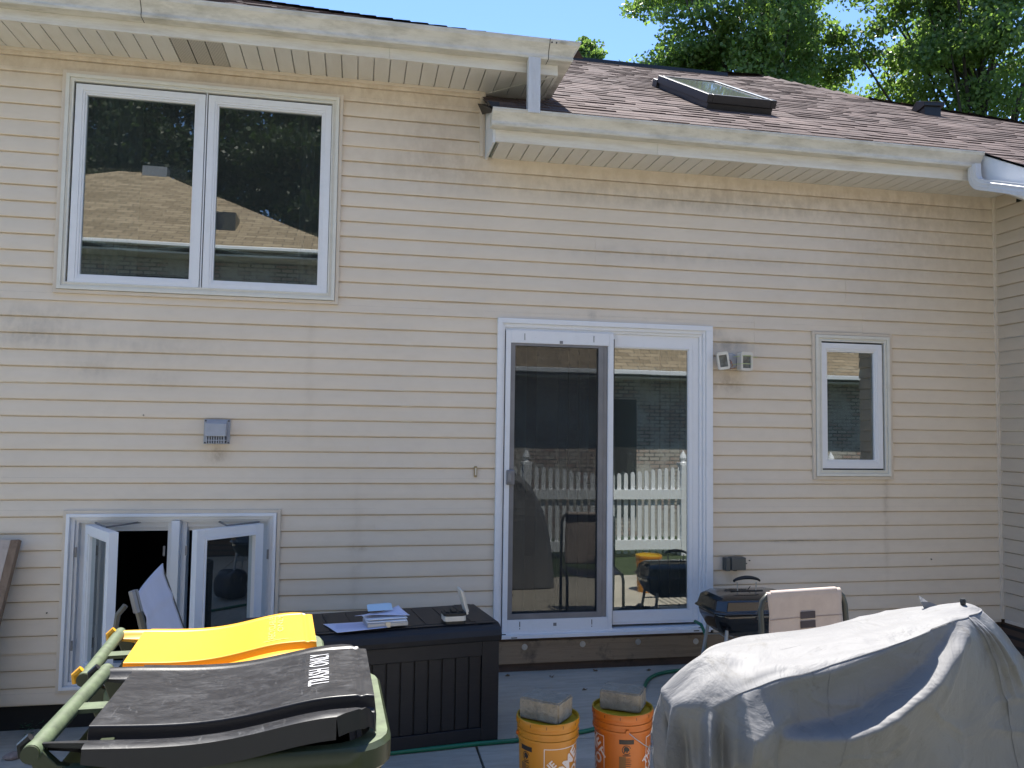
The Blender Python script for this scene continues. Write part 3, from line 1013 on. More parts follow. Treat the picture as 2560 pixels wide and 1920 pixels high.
# ================================================================ wall fittings
M['grey_plastic'] = mat_plain('grey_plastic', (.36, .38, .42), .45)
vh = MB()
vh.box(-.940, -.782, -.024, -.012, 1.525, 1.682)
vh.prism([(-.0245, 1.676), (-.085, 1.655), (-.090, 1.575), (-.030, 1.575), (-.0245, 1.60)], 'x', -.922, -.798)
vo = vh.build('dryer_vent', M['grey_plastic'], house, bevel=.004)
vg = MB()
for i in range(8):
    x = -.915 + i * .0145
    vg.box(x, x + .006, -.080, -.030, 1.530, 1.5745)
vg.box(-.922, -.798, -.082, -.030, 1.548, 1.553)
vg.build('vent_grille', M['grey_plastic'], vo)
MB().box(-.92, -.80, -.070, -.026, 1.5745, 1.5748).box(-.918, -.802, -.0255, -.0245, 1.533, 1.574).build('vent_opening', M['dark'], vo)
sm = MB()
for x, z in ((-.930, 1.672), (-.790, 1.672), (-.930, 1.534), (-.790, 1.534)):
    sm.prism([(x + .005 * math.cos(k), z + .005 * math.sin(k)) for k in [i * math.pi / 4 for i in range(8)]], 'y', -.0265, -.024)
build_each(sm, 'screw', M['black'], vo)

M['offwhite'] = mat_plain('aged_plastic', (.66, .62, .54), .4)
M['lamp_glass'] = mat_plain('dark_lamp_glass', (.10, .12, .12), .12, 0, .5, 30)
M['wire_green'] = mat_plain('green_wire', (.55, .62, .30), .5)
fl0 = MB()
fl0.prism([(2.628 + .052 * math.cos(k), 2.155 + .058 * math.sin(k)) for k in [i * math.pi / 12 for i in range(24)]], 'y', -.045, -.013)
fl_o = fl0.build('floodlight', M['grey_plastic'], house, bevel=.004)
fl_o['label'] = 'twin head floodlight with loose wires beside the patio door'
def lamp_head(cx, cz, tilt, yaw, w, h):
    Mx = Matrix.Translation((cx, -.085, cz)) @ Matrix.Rotation(rad(yaw), 4, 'Z') @ Matrix.Rotation(rad(tilt), 4, 'Y')
    a = MB(); r = .012
    def rr(x0, x1, z0, z1, r):
        pts = []
        for (px, pz, s) in ((x1 - r, z1 - r, 0), (x0 + r, z1 - r, 90), (x0 + r, z0 + r, 180), (x1 - r, z0 + r, 270)):
            for k in range(4): an = rad(s + k * 30); pts.append((px + r * math.cos(an), pz + r * math.sin(an)))
        return pts
    o1 = rr(-w / 2, w / 2, -h / 2, h / 2, .014); i1 = rr(-w / 2 + .013, w / 2 - .013, -h / 2 + .018, h / 2 - .022, .003)
    n = len(o1)
    vs = [Mx @ Vector((x, y, z)) for (pts, y) in ((o1, .03), (o1, -.03), (i1, -.03), (i1, -.018)) for x, z in pts]
    a.add(vs, [(k * n + i, k * n + (i + 1) % n, (k + 1) * n + (i + 1) % n, (k + 1) * n + i) for k in range(3) for i in range(n)] + [tuple(range(n))])
    a.build('lamp_head', M['offwhite'], fl_o)
    b = MB(); b.add([Mx @ Vector((x, -.018, z)) for x, z in i1], [tuple(range(n))]); b.build('lamp_glass', M['lamp_glass'], fl_o, fix=False)
    MB().box(-.012, .012, -.017, -.010, -h * .22, h * .22, Mx).build('bulb', mat_plain('frosted_bulb', (.75, .80, .55), .3), fl_o)
lamp_head(2.545, 2.150, -8, -20, .080, .125)
lamp_head(2.712, 2.150, 0, 4, .092, .132)
wr = MB()
wr.tube([(2.64, -.05, 2.185), (2.68, -.12, 2.189), (2.74, -.125, 2.188), (2.79, -.06, 2.186), (2.84, -.025, 2.192)], .0024, 5)
wr.tube([(2.63, -.05, 2.13), (2.67, -.122, 2.132), (2.75, -.123, 2.132)], .0022, 5)
build_each(wr, 'wire', M['wire_green'], fl_o)
wr = MB()
wr.tube([(2.60, -.05, 2.17), (2.615, -.07, 2.15), (2.63, -.06, 2.12), (2.61, -.055, 2.10), (2.65, -.06, 2.105)], .003, 5)
wr.tube([(2.59, -.05, 2.16), (2.61, -.07, 2.14), (2.60, -.06, 2.12)], .003, 5)
build_each(wr, 'wire', mat_plain('copper_wire', (.35, .16, .08), .4, .5), fl_o)

M['outlet'] = mat_plain('grey_outlet_cover', (.085, .087, .08), .45)
ob = MB(); ob.box(2.572, 2.608, -.070, -.012, .672, .764); ob.box(2.612, 2.722, -.076, -.012, .678, .766)
ob.box(2.64, 2.668, -.05, -.02, .668, .678)
ob.build('outlet_box', M['outlet'], house, bevel=.006)
be = MB(); be.box(.785, .805, -.022, -.012, 1.322, 1.395)
bo = be.build('wall_bracket', mat_plain('aged_brass', (.32, .25, .14), .4, .5), house, bevel=.003)
MB().box(.791, .799, -.025, -.022, 1.335, 1.382).build('bracket_slot', M['offwhite'], bo)
nl = MB()
for x, z in ((-1.80, .50), (2.755, .715), (2.78, .735), (-1.3, 1.70), (4.25, .72)):
    nl.prism([(x + .0042 * math.cos(k), z + .0042 * math.sin(k)) for k in [i * math.pi / 4 for i in range(8)]], 'y', -.018, -.006)
build_each(nl, 'nail_hole', M['black'], house)

# ================================================================ GROUND
def gr(mb, x0, x1, y0, y1, nx, ny, zf):
    return mb.grid(lambda u, v: (x0 + (x1 - x0) * u, y0 + (y1 - y0) * v, zf(x0 + (x1 - x0) * u, y0 + (y1 - y0) * v)), nx, ny)
tag(gr(MB(), -160, 160, -160, 200, 8, 8, lambda x, y: -.55).build('ground', M['lawn'], fix=False), kind='structure')
tag(gr(MB(), -12, 14, -9.2, -3.95, 40, 16, lambda x, y: G(y) - .03 + .02 * noise.noise((x, y, 0))).build('lawn', M['lawn'], fix=False), kind='structure')
pv = MB()
def slab(x0, x1, y0, y1):
    vs = [(x0, y0, G(y0)), (x1, y0, G(y0)), (x1, y1, G(y1)), (x0, y1, G(y1)), (x0, y0, -.35), (x1, y0, -.35), (x1, y1, -.35), (x0, y1, -.35)]
    pv.add(vs, [(0, 1, 2, 3), (0, 4, 5, 1), (1, 5, 6, 2), (2, 6, 7, 3), (3, 7, 4, 0)])
slab(-1.25, .650, -4.0, -1.125); slab(.662, 5.2, -4.0, -1.125); slab(-1.25, 5.2, -1.117, .03)
tag(pv.build('patio', M['concrete'], bevel=.004), kind='structure')
tag(MB().box(-6, -1.25, -4.0, .02, -.5, -.195).build('lower_path', M['concrete']), kind='structure')
tag(MB().box(-1.24, 5.1, -3.9, .0, -.4, -.2).build('soil', M['dark']), kind='structure')
MS = [mat_plain('stone_grey', (.30, .30, .31), .8, var=.3, scale=20, bstr=.3), mat_plain('stone_tan', (.26, .19, .16), .8, var=.3, scale=20, bstr=.3)]
rg = random.Random(21)
stn = [(-1.93, -.62, .045, 1, 'reddish stone lying left of the pale stone on the lower path'),
       (-1.80, -.80, .055, 0, 'pale lumpy stone on the lower path beside the bin'),
       (-1.72, -.88, .050, 0, 'flat pale stone nearest the trash bin handle'),
       (-1.97, -.78, .040, 0, 'grey stone at the left edge of the lower path'),
       (-1.80, -.42, .035, 1, 'dark stone fragment closest to the house wall'),
       (-1.66, -.50, .030, 1, 'small dark stone behind the bin handle end')]
for (x, y, r, k, lab) in stn:
    s = MB()
    sd_ = rg.uniform(0, 50)
    def fn(u, v):
        a = 2 * math.pi * u; b = math.pi * (v - .5)
        p = Vector((math.cos(a) * math.cos(b), math.sin(a) * math.cos(b), math.sin(b)))
        q = r * (1 + .35 * noise.noise(p * 1.6 + Vector((sd_, 0, 0))))
        return (p.x * q * 1.3, p.y * q, p.z * q * .6 + r * .4)
    s.grid(fn, 14, 9, True)
    o = s.build('stone', MS[k], smooth=True)
    o.location = (x, y, -.195); tag(o, lab, 'stone', 'loose stones on the lower path')

DL = mat_plain('dry_leaf', (.16, .11, .06), .8, var=.3, scale=30)
for i_, (x, y, w_) in enumerate(((1.02, -.10, 'left end of the step'), (1.30, -.16, 'deck box side of the step'), (1.62, -.08, 'middle of the step, touching the wall'), (1.98, -.12, 'right part of the step'),
                    (1.45, -.42, 'open slab before the left bucket'), (1.05, -.62, 'slab beside the deck box'), (1.62, -.35, 'bare slab near the hose bend'), (.95, -1.32, 'slab in front of the hose'))):
    q = MB(); a0 = i_ * 1.7
    pts_ = [(x + .022 * math.cos(a0 + k) * (1 if k % 2 else .5), y + .016 * math.sin(a0 + k) * (1 if k % 2 else .5), G(y) + .003 + .006 * (k % 3)) for k in range(6)]
    q.add(pts_, [(0, 1, 2), (0, 2, 3), (0, 3, 4), (0, 4, 5)])
    tag(q.build('dry_leaf', DL, fix=False), 'curled dry leaf on the patio, ' + w_, 'leaf', 'dry leaves on the patio')

# ================================================================ DECK BOX
M['box'] = None
def make_boxmat():
    t = NT('charcoal_resin')
    n = t.noise(26, 5, .7, (.5, 4, 4), dist=.5)
    c = t.ramp(n, [(.3, (.008, .008, .011)), (.7, (.015, .015, .018))])
    c = t.mix(t.math('MULTIPLY', t.ramp(t.noise(3, 5, .7), [(.5, 0.0), (.8, 1.0)]), .3), c, (.05, .047, .045))
    t.bsdf(c, .5, 0, n, .25, .003, .45)
    return t.m
M['box'] = make_boxmat()
bx = empty('deck_box', (.785, -1.108, G(-1.1)), 'charcoal resin deck storage box standing before the wall, carrying papers and a small case', 'deck box', rz=rad(8.5))
W_, Dp, H_ = 1.30, .53, .615
b = MB()
# frame posts and rails on the front, tongue panels recessed
b.box(-W_ + .02, -.02, .02, Dp - .02, .03, .52)
b.box(-.105, -.012, -.002, .06, 0, .53); b.box(-W_ + .012, -W_ + .105, -.002, .06, 0, .53)
b.box(-W_ + .105, -.105, .0, .05, .02, .085); b.box(-W_ + .105, -.105, .0, .05, .455, .53)
b.box(-.045, -.010, .06, Dp - .06, .0, .53); b.box(-.105, -.010, Dp - .06, Dp, 0, .53)
x = -W_ + .110
while x < -.112:
    b.box(x + .004, min(x + .069, -.109), .008, .03, .086, .454); x += .0725
b.build('body', M['box'], bx, bevel=.003)
l = MB()
l.prism([(-.010, .530), (-.016, .56), (-.004, .592), (.02, .608), (.05, H_), (Dp - .03, H_), (Dp, .60), (Dp, .53)], 'x', -W_ - .0, .0)
lo_ = l.build('lid', M['box'], bx, bevel=.006)
g_ = MB()
x = -W_ + .05
while x < -.14:
    g_.box(x, x + .118, .075, Dp - .07, H_ + .0005, H_ + .004); x += .123
g_.box(-.125, -.03, .03, Dp - .03, H_ + .0005, H_ + .003)
g_.box(-W_ + .05, -.13, .035, .068, H_ + .0005, H_ + .003)
g_.build('lid_plank', M['box'], lo_, bevel=.0015)
BOXTOP = G(-1.1) + H_ + .0045

def boxpt(u, v):      # point on box top from local coordinates
    c, s = math.cos(rad(8.5)), math.sin(rad(8.5))
    return (.785 + u * c - v * s, -1.108 + u * s + v * c)

M['paper'] = mat_plain('paper', (.62, .64, .80), .7, var=.04, scale=3)
M['paper_w'] = mat_plain('paper_white', (.74, .74, .76), .7, var=.04)
M['card_blue'] = mat_plain('pale_blue_card', (.50, .66, .78), .6, var=.05)
M['tin'] = mat_plain('grey_tin', (.42, .42, .42), .35, .3)
def sheet(pts, z, curl, m, name, label, seed, th=.0012, group=None):
    rg = random.Random(seed)
    a, b, c, d = [Vector((p[0], p[1], 0)) for p in pts]
    ph = rg.uniform(0, 6)
    def fn(u, v):
        p = (a * (1 - u) + b * u) * (1 - v) + (d * (1 - u) + c * u) * v
        zz = z + curl * (.5 + .5 * math.sin(u * 4 + ph) * math.cos(v * 3.2 + ph)) + curl * 1.5 * (u * v) ** 3
        return (p.x, p.y, zz)
    o = MB().grid(fn, 14, 10).build(name, m, smooth=True, solid=th)
    return tag(o, label, 'paper', group)
p1 = [(-.115, -1.060), (-.055, -1.225), (.20, -1.180), (.16, -1.02)]
s1 = sheet([( -.14, -1.045), (-.065, -1.222), (.185, -1.180), (.12, -1.00)], BOXTOP + .004, .004, M['paper'], 'paper_sheet', 'large printed sheet lying flat on the deck box under the tin', 1)
ln = MB()
for i in range(6):
    a = Vector((-.075, -1.07 - i * .018)); e = a + Vector((.11 + .02 * (i % 3), .022))
    ln.quad((a.x, a.y, BOXTOP + .0105), (e.x, e.y, BOXTOP + .0105), (e.x, e.y - .004, BOXTOP + .0105), (a.x, a.y - .004, BOXTOP + .0105))
ln.build('printed_line', mat_plain('ink_line', (.42, .44, .66), .7), s1, fix=False)
# flat metal tin with clasp, envelopes on top
Mt = Matrix.Translation((.175, -1.095, BOXTOP + .010)) @ Matrix.Rotation(rad(9), 4, 'Z')
tn = MB().box(-.105, .105, -.07, .075, 0, .022, Mt)
tn_o = tn.build('flat_tin', M['tin'], bevel=.004); tag(tn_o, 'flat grey metal tin with a clasp, under the envelopes', 'tin')
MB().box(-.013, .013, -.074, -.070, -.001, .024, Mt).box(-.010, .010, -.074, -.055, .024, .026, Mt).build('clasp', M['steel'], tn_o)
def onbox(dx, dy, z): q = Mt @ Vector((dx, dy, 0)); return (q.x, q.y)
T0 = BOXTOP + .034
sheet([onbox(-.105, -.06, 0), onbox(.10, -.07, 0), onbox(.108, .06, 0), onbox(-.10, .075, 0)], T0, .003, M['paper_w'], 'envelope', 'white envelope directly on the flat tin', 3, .005, 'envelopes on the tin')
sheet([onbox(-.10, -.052, 0), onbox(.105, -.05, 0), onbox(.09, .07, 0), onbox(-.11, .06, 0)], T0 + .010, .004, M['paper_w'], 'envelope', 'thin white envelope below the folded lilac sheet', 4, .004, 'envelopes on the tin')
sheet([onbox(-.16, -.01, 0), onbox(.12, -.035, 0), onbox(.085, .085, 0), onbox(-.07, .06, 0)], T0 + .020, .012, M['paper'], 'paper_sheet', 'folded lilac sheet on top of the envelope pile', 5, .0015)
# folded blue card standing slightly up
cd = MB(); q = [onbox(-.085, .035, 0), onbox(.045, .035, 0), onbox(.045, .075, 0), onbox(-.085, .075, 0)]
cd.add([(q[0][0], q[0][1], T0 + .038), (q[1][0], q[1][1], T0 + .038), (q[2][0], q[2][1], T0 + .062), (q[3][0], q[3][1], T0 + .062), (q[3][0] + .02, q[3][1] + .03, T0 + .060), (q[2][0] - .01, q[2][1] + .03, T0 + .060)],
       [(0, 1, 2, 3), (3, 2, 5, 4)])
tag(cd.build('folded_card', M['card_blue'], solid=.0015), 'pale blue folded card on the very top of the papers', 'card')
# small case with open lid
cs = empty('small_case', (.535, -1.055, BOXTOP), 'small cream and black case with its lid standing open on the deck box', 'case', rz=rad(5))
def rrect(w, d, r, n=4):
    pts = []
    for (px, py, s) in ((w / 2 - r, d / 2 - r, 0), (-w / 2 + r, d / 2 - r, 90), (-w / 2 + r, -d / 2 + r, 180), (w / 2 - r, -d / 2 + r, 270)):
        for k in range(n + 1): an = rad(s + k * 90 / n); pts.append((px + r * math.cos(an), py + r * math.sin(an)))
    return pts
MB().prism(rrect(.118, .10, .02), 'z', .0, .013).build('base', M['black'], cs)
MB().prism(rrect(.120, .102, .022), 'z', .0135, .040).build('shell', M['offwhite'], cs, bevel=.002)
ins = MB().prism(rrect(.122, .104, .02), 'z', .0405, .056)
for i in range(3): ins.box(-.05 + i * .035, -.025 + i * .035, -.035, .035, .056, .062 + .004 * (i % 2))
ins.build('tray', M['black'], cs, bevel=.003)
Ml = Matrix.Translation((.064, 0, .045)) @ Matrix.Rotation(rad(-16), 4, 'Y')
MB().box(-.003, .008, -.048, .048, 0, .135, Ml).box(.008, .014, -.044, .044, .01, .125, Ml).build('lid', M['offwhite'], cs, bevel=.003)

# ================================================================ TRASH BINS
def make_lid_mat(name, base, scratch, amt, rough, sc=1.0):
    t = NT(name)
    a = t.noise(11 * sc, 7, .75, (.9, 1.5, 1), dist=1.6)
    b = t.noise(2.3, 4, .6)
    d = t.noise(55, 5, .75, (.35, 1.3, 1), dist=.6)
    k = t.math('MULTIPLY', t.ramp(a, [(.42, 0.0), (.85, .8)]), t.ramp(b, [(.35, .25), (.65, 1.0)]))
    sc1 = t.ramp(t.noise(90, 4, .7, (.16, 1.2, 1), dist=.4), [(.60, 0.0), (.66, 1.0)])
    sc2 = t.ramp(t.noise(120, 3, .7, (1.3, .12, 1), dist=.3), [(.63, 0.0), (.68, 1.0)])
    k2 = t.math('MULTIPLY', t.math('ADD', t.math('MULTIPLY', t.ramp(d, [(.60, 0.0), (.70, 1.0)]), .4), t.math('MULTIPLY', t.math('ADD', sc1, sc2), .55)), t.ramp(b, [(.35, .2), (.65, 1.0)]))
    k = t.math('MULTIPLY', t.math('ADD', k, k2), amt)
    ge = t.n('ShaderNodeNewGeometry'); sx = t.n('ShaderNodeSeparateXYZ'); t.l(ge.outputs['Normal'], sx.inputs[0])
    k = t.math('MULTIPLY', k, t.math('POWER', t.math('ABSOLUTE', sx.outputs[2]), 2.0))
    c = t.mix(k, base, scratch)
    rr = t.ramp(k, [(0.0, rough), (.6, rough + .25)])
    t.bsdf(c, rr, 0, a, .10, .004, .32)
    return t.m
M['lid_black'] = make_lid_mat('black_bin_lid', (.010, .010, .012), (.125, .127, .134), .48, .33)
M['lid_yellow'] = mat_plain('yellow_bin_lid', (.60, .285, .004), .45, var=.03, scale=4)
M['bin_green'] = mat_plain('bin_olive', (.022, .030, .010), .42, var=.15, scale=8, bstr=.05)
M['bin_bar'] = mat_plain('bin_bar_pale', (.075, .100, .052), .6, var=.35, scale=22, bstr=.1)
M['lettering'] = mat_plain('white_lettering', (.5, .5, .52), .5, var=.05)
M['yellow_text'] = mat_plain('embossed_text', (.66, .46, .10), .5, var=.05)

def make_bin(loc, yaw, L, W, H, lidmat, label, near_detail, text):
    """local: x from back (handle, 0) to front (L); y across -W/2..W/2; z up"""
    root = empty('wheeled_bin', loc, label, 'trash bin', 'wheeled bins by the patio', yaw)
    body = MB()
    lv = [(.02, .06, L - .16, W * .74), (.30, .045, L - .12, W * .80), (H - .17, .03, L - .07, W * .88), (H - .12, .03, L - .06, W * .90)]
    rings = []
    for (z, xa, xb, w) in lv:
        r = []
        for (cx, cy, s) in ((xb - .07, w / 2 - .07, 0), (xa + .04, w / 2 - .04, 90), (xa + .04, -w / 2 + .04, 180), (xb - .07, -w / 2 + .07, 270)):
            rad_ = .07 if s in (0, 270) else .04
            for k in range(5): an = rad(s + k * 22.5); r.append((cx + rad_ * math.cos(an), cy + rad_ * math.sin(an), z))
        rings.append(r)
    n = len(rings[0])
    body.add([p for r in rings for p in r], [(i * n + k, i * n + (k + 1) % n, (i + 1) * n + (k + 1) % n, (i + 1) * n + k) for i in range(len(rings) - 1) for k in range(n)] + [tuple(range(n))[::-1]])
    body.build('body', M['bin_green'], root, smooth=True, angle=35)
    # rim
    def ring(grow, z, xb_extra=0):
        xa, xb, w = .05, L - .010 + grow + xb_extra, W * .90 + 2 * grow
        r = []
        for (cx, cy, s) in ((xb - .10, w / 2 - .10, 0), (xa + .03, w / 2 - .03, 90), (xa + .03, -w / 2 + .03, 180), (xb - .10, -w / 2 + .10, 270)):
            rr_ = .10 if s in (0, 270) else .03
            for k in range(6): an = rad(s + k * 18); r.append((cx + rr_ * math.cos(an), cy + rr_ * math.sin(an), z))
        return r
    rim = MB()
    prof = [(-.03, H - .125), (.022, H - .115), (.030, H - .105), (.030, H - .060), (.022, H - .050), (-.005, H - .050), (-.010, H - .07)]
    rs_ = [ring(g, z, .012) for g, z in prof]; n = len(rs_[0])
    rim.add([p for r in rs_ for p in r], [(i * n + k, i * n + (k + 1) % n, (i + 1) * n + (k + 1) % n, (i + 1) * n + k) for i in range(len(rs_) - 1) for k in range(n)])
    for i in range(10):       # molded fins on the front
        y = -W * .30 + i * W * .066
        rim.box(L + .004, L + .012, y, y + .006, H - .30, H - .11)
    rim.build('rim', M['bin_bar'] if not near_detail else M['bin_green'], root, smooth=True, angle=40)
    rt = MB()                 # paler flat top of the rim at the front
    a = ring(.022, H - .0495, .012); c = ring(-.006, H - .0495, .0); n = len(a)
    rt.add(a + c, [(k, (k + 1) % n, n + (k + 1) % n, n + k) for k in range(n)])
    rt.build('rim_top', M['bin_bar'], root, fix=False)
    # handle bar, struts and side arms
    bar = MB()
    bar.tube([(.0, -W / 2 + .01, H - .015), (.0, W / 2 - .01, H - .015)], .0195, 16)
    for y in (-W * .02,):
        bar.box(.01, .125, y - .026, y + .026, H - .022, H - .012)
    bar.build('handle_bar', M['bin_bar'], root, smooth=True, angle=40)
    cap = MB()
    for s in (-1, 1):
        cap.tube([(0, s * (W / 2 - .0095), H - .015), (0, s * (W / 2 - .004), H - .015)], .0185, 16)
    build_each(cap, 'bar_cap', M['bin_green'], root, smooth=True)
    arm = MB()
    for s in (-1, 1):
        y = s * (W / 2 - .03)
        arm.prism([(-.005, H - .03), (.01, H - .005), (.05, H - .045), (.10, H - .055), (.16, H - .06), (.16, H - .20), (.07, H - .20), (.03, H - .12)], 'y', y - .012, y + .012)
    arm.prism([(.115, H - .02), (.145, H - .02), (.145, H - .16), (.115, H - .16)], 'y', -W * .42, W * .42)
    arm.build('hinge_arm', M['bin_green'], root, bevel=.003)
    # lid : height field
    def prof_x(u):     # u 0..1 back..front
        return (-.014 + .012 * math.cos(u * 2 * math.pi * .9)) * (1 - u) + .030 * math.exp(-((min(u, .86) - .86) / .26) ** 2) - .006 * max(0, (u - .93) / .07) ** 2
    PW = .69        # half width share of the raised centre panel
    def zl(u, v):
        av = abs(v)
        z = H - .020 + prof_x(u)
        pk = .5 - .5 * math.tanh((av - PW) / .009)
        back = 1.0
        z += .030 * pk * back
        ch = math.exp(-((av - (PW + .05)) / .028) ** 2)
        z -= .014 * ch * (1 - .6 * u)
        z += .020 * (.5 + .5 * math.tanh((av - .83) / .02))
        z -= .004 * max(0, (av - .95) / .05) ** 2
        z -= .004 * math.exp(-((u - .945) / .008) ** 2)
        if near_detail: z += .0016 * (1 if (.745 < u < .875 and -.42 < v < .60) else 0)
        return z
    lm = MB()
    nu = 96
    rows = set(i / 60 for i in range(61))
    for c_, a_, b_, st in ((PW, -.03, .09, .004), (.76, -.002, .034, .006), (.90, -.004, .026, .005)):
        q_ = a_
        while q_ < b_:
            for sg_ in (-1, 1): rows.add(.5 + sg_ * (c_ + q_) / 2)
            q_ += st
    rows = sorted(r for r in rows if 0 <= r <= 1); nv = len(rows) - 1
    def lf(u, v):
        vv = v * 2 - 1
        av = abs(vv)
        x0_ = .060 + (.0 if av > PW + .10 else .060)      # cut back between hinge ears
        x0_ = .088 if av < .76 else (.088 - .088 * min(1, (av - .76) / .03)) if av < .90 else min(.10, (av - .90) / .02 * .10)
        x1_ = L - .010 - .09 * max(0, (av - .72) / .28) ** 2.2
        u2 = u
        x = x0_ + (x1_ - x0_) * u2
        yy = vv * (W / 2) * (1 - .0 * u)
        return (x, yy, zl(max(0, x / L), vv))
    lm.add([lf(i / nu, rows[j]) for j in range(nv + 1) for i in range(nu + 1)],
           [(j * (nu + 1) + i, j * (nu + 1) + i + 1, (j + 1) * (nu + 1) + i + 1, (j + 1) * (nu + 1) + i) for j in range(nv) for i in range(nu)])
    # skirt all round
    base = [i for i in range(nu + 1)]
    def skirt(idx, dz, dn):
        o = len(lm.v)
        pts = [lm.v[i] for i in idx]
        lm.v += [(p[0] + dn[0], p[1] + dn[1], p[2] - dz * (.35 + .65 * min(1, max(0, p[0] / L * 3)))) for p in pts]
        for i in range(len(idx) - 1):
            lm.f.append((idx[i], idx[i + 1], o + i + 1, o + i)); lm.c.append(None)
    w = nu + 1
    skirt([i for i in range(nu + 1)], .050, (0, -.004))
    skirt([nv * w + i for i in range(nu + 1)], .042, (0, .004))
    skirt([j * w + nu for j in range(nv + 1)], .045, (.006, 0))
    skirt([j * w for j in range(nv + 1)], .020, (-.002, 0))
    lid = lm.build('lid', lidmat, root, smooth=True, angle=38, fix=False)
    ear = MB()
    for s in (-1, 1):
        y = s * (W / 2 * .84)
        ear.tube([(-.012, y, H + .006), (-.03, y, H - .010), (-.026, y, H - .032)], .011, 8)
    build_each(ear, 'hinge_ear', lidmat, lid, smooth=True)
    # lettering along y, letter tops toward the handle
    for (s, xa, xb, ya, yb, mt, kw) in text:
        def fn(a, b):
            x = xa + (xb - xa) * b; y = ya + (yb - ya) * a
            return (x, y, zl(x / L, y / (W / 2)) + .0018)
        if s == '|':
            q = MB().grid(lambda a, b: fn(a, b), 3, 10)
        else:
            q = text_map(s, fn, cut=.35, **kw)
        q.build('lettering', mt, lid, fix=False)
    return root, zl

SX = lambda v: v
HB = 1.03
make_bin((-.665, -3.165, .955 - HB), rad(2), .728, .62, HB, M['lid_black'],
         'dark green wheeled bin nearest the camera with scratched black TRASH ONLY lid', True,
         [('TRASH ONLY', .612, .560, -.115, .165, M['lettering'], dict(size=1, offset=.004, spacing=1.12, wordsp=1.3))])
HY = 1.0
make_bin((-.765, -2.575, .925 - HY), rad(5), .655, .56, HY, M['lid_yellow'],
         'dark green wheeled bin with a bright yellow recycling lid behind the black one', False,
         [('RECYCLABLES', .520, .498, -.13, .19, M['yellow_text'], dict(size=1, offset=.01)), ('ONLY', .545, .526, -.05, .19, M['yellow_text'], dict(size=1, offset=.01)),
          ('|', .56, .485, -.152, -.146, M['yellow_text'], {}), ('|', .56, .485, .203, .209, M['yellow_text'], {})])

# ================================================================ SLING CHAIRS
M['sling_white'] = mat_plain('white_sling', (.60, .60, .68), .7, var=.05, bstr=.15, bscale=300)
M['sling_taupe'] = mat_plain('taupe_sling', (.40, .33, .29), .75, var=.08, scale=12, bstr=.2, bscale=260)
M['tube_dark'] = mat_plain('dark_green_tube', (.055, .058, .052), .35, .3)
M['tube_grey'] = mat_plain('grey_tube', (.10, .10, .09), .4, .3)

# white lounge chair behind the bins, seen from its side
lc = empty('lounge_chair', (-.85, -1.30, G(-1.3)), 'white sling patio chair with dark tube frame standing in front of the open basement window', 'chair')
def L_(p): return (p[0] + .85, p[1] + 1.30, p[2] - G(-1.3))
N0, N1 = Vector((-.905, -1.60, .915)), Vector((-.80, -1.60, .52))
F0, F1 = Vector((-.915, -1.12, .925)), Vector((-.765, -1.12, .52))
def back(u, v):
    a = N0.lerp(N1, v); b = F0.lerp(F1, v)
    p = a.lerp(b, u)
    sag = -.018 * math.sin(math.pi * u) * (1 - .3 * v)
    z = p.z + (.035 * math.sin(math.pi * u * .5) if v < .01 else 0) - .022 * math.sin(math.pi * u) * max(0, 1 - v * 6)
    return L_((p.x + sag + .02 * math.exp(-((v - .28) / .05) ** 2) * .4, p.y, z))
MB().grid(back, 18, 26).build('sling_back', M['sling_white'], lc, smooth=True, solid=.004)
fr_ = MB()
for (a, b, s) in ((N0, N1, -1), (F0, F1, 1)):
    d = (b - a).normalized()
    pts = [a + Vector((-.012, s * .018, 0)) + d * t for t in (-.01, .1, .3, .46)]
    fr_.tube([L_(p) for p in pts], .016, 8)
fr_.tube([L_((-.955, -1.60, .86)), L_((-.985, -1.60, .82)), L_((-.99, -1.60, .77)), L_((-.95, -1.60, .66)), L_((-.91, -1.60, .50)), L_((-.88, -1.60, -.0))], .012, 8)
fr_.tube([L_((-.955, -1.12, .86)), L_((-.985, -1.12, .82)), L_((-.99, -1.12, .77)), L_((-.95, -1.12, .66)), L_((-.91, -1.12, .50)), L_((-.88, -1.12, -.0))], .012, 8)
for y in (-1.60, -1.12):
    fr_.tube([L_((-.79, y, .48)), L_((-.76, y, .42)), L_((-.30, y, .44)), L_((-.24, y, .40)), L_((-.20, y, 0))], .013, 8)
build_each(fr_, 'frame_tube', M['tube_grey'], lc, smooth=True)
bk = MB()
d = (N1 - N0).normalized()
a = N0 + Vector((-.014, -.020, 0))
bk.tube([L_(a + d * -.012), L_(a + d * .085)], .021, 4)
bk.build('corner_bracket', M['screen_frame'], lc, bevel=.002)
MB().grid(lambda u, v: L_((-.76 + .48 * u, -1.60 + .48 * v, .45 - .03 * math.sin(math.pi * v))), 10, 10).build('sling_seat', M['sling_white'], lc, smooth=True, solid=.004)

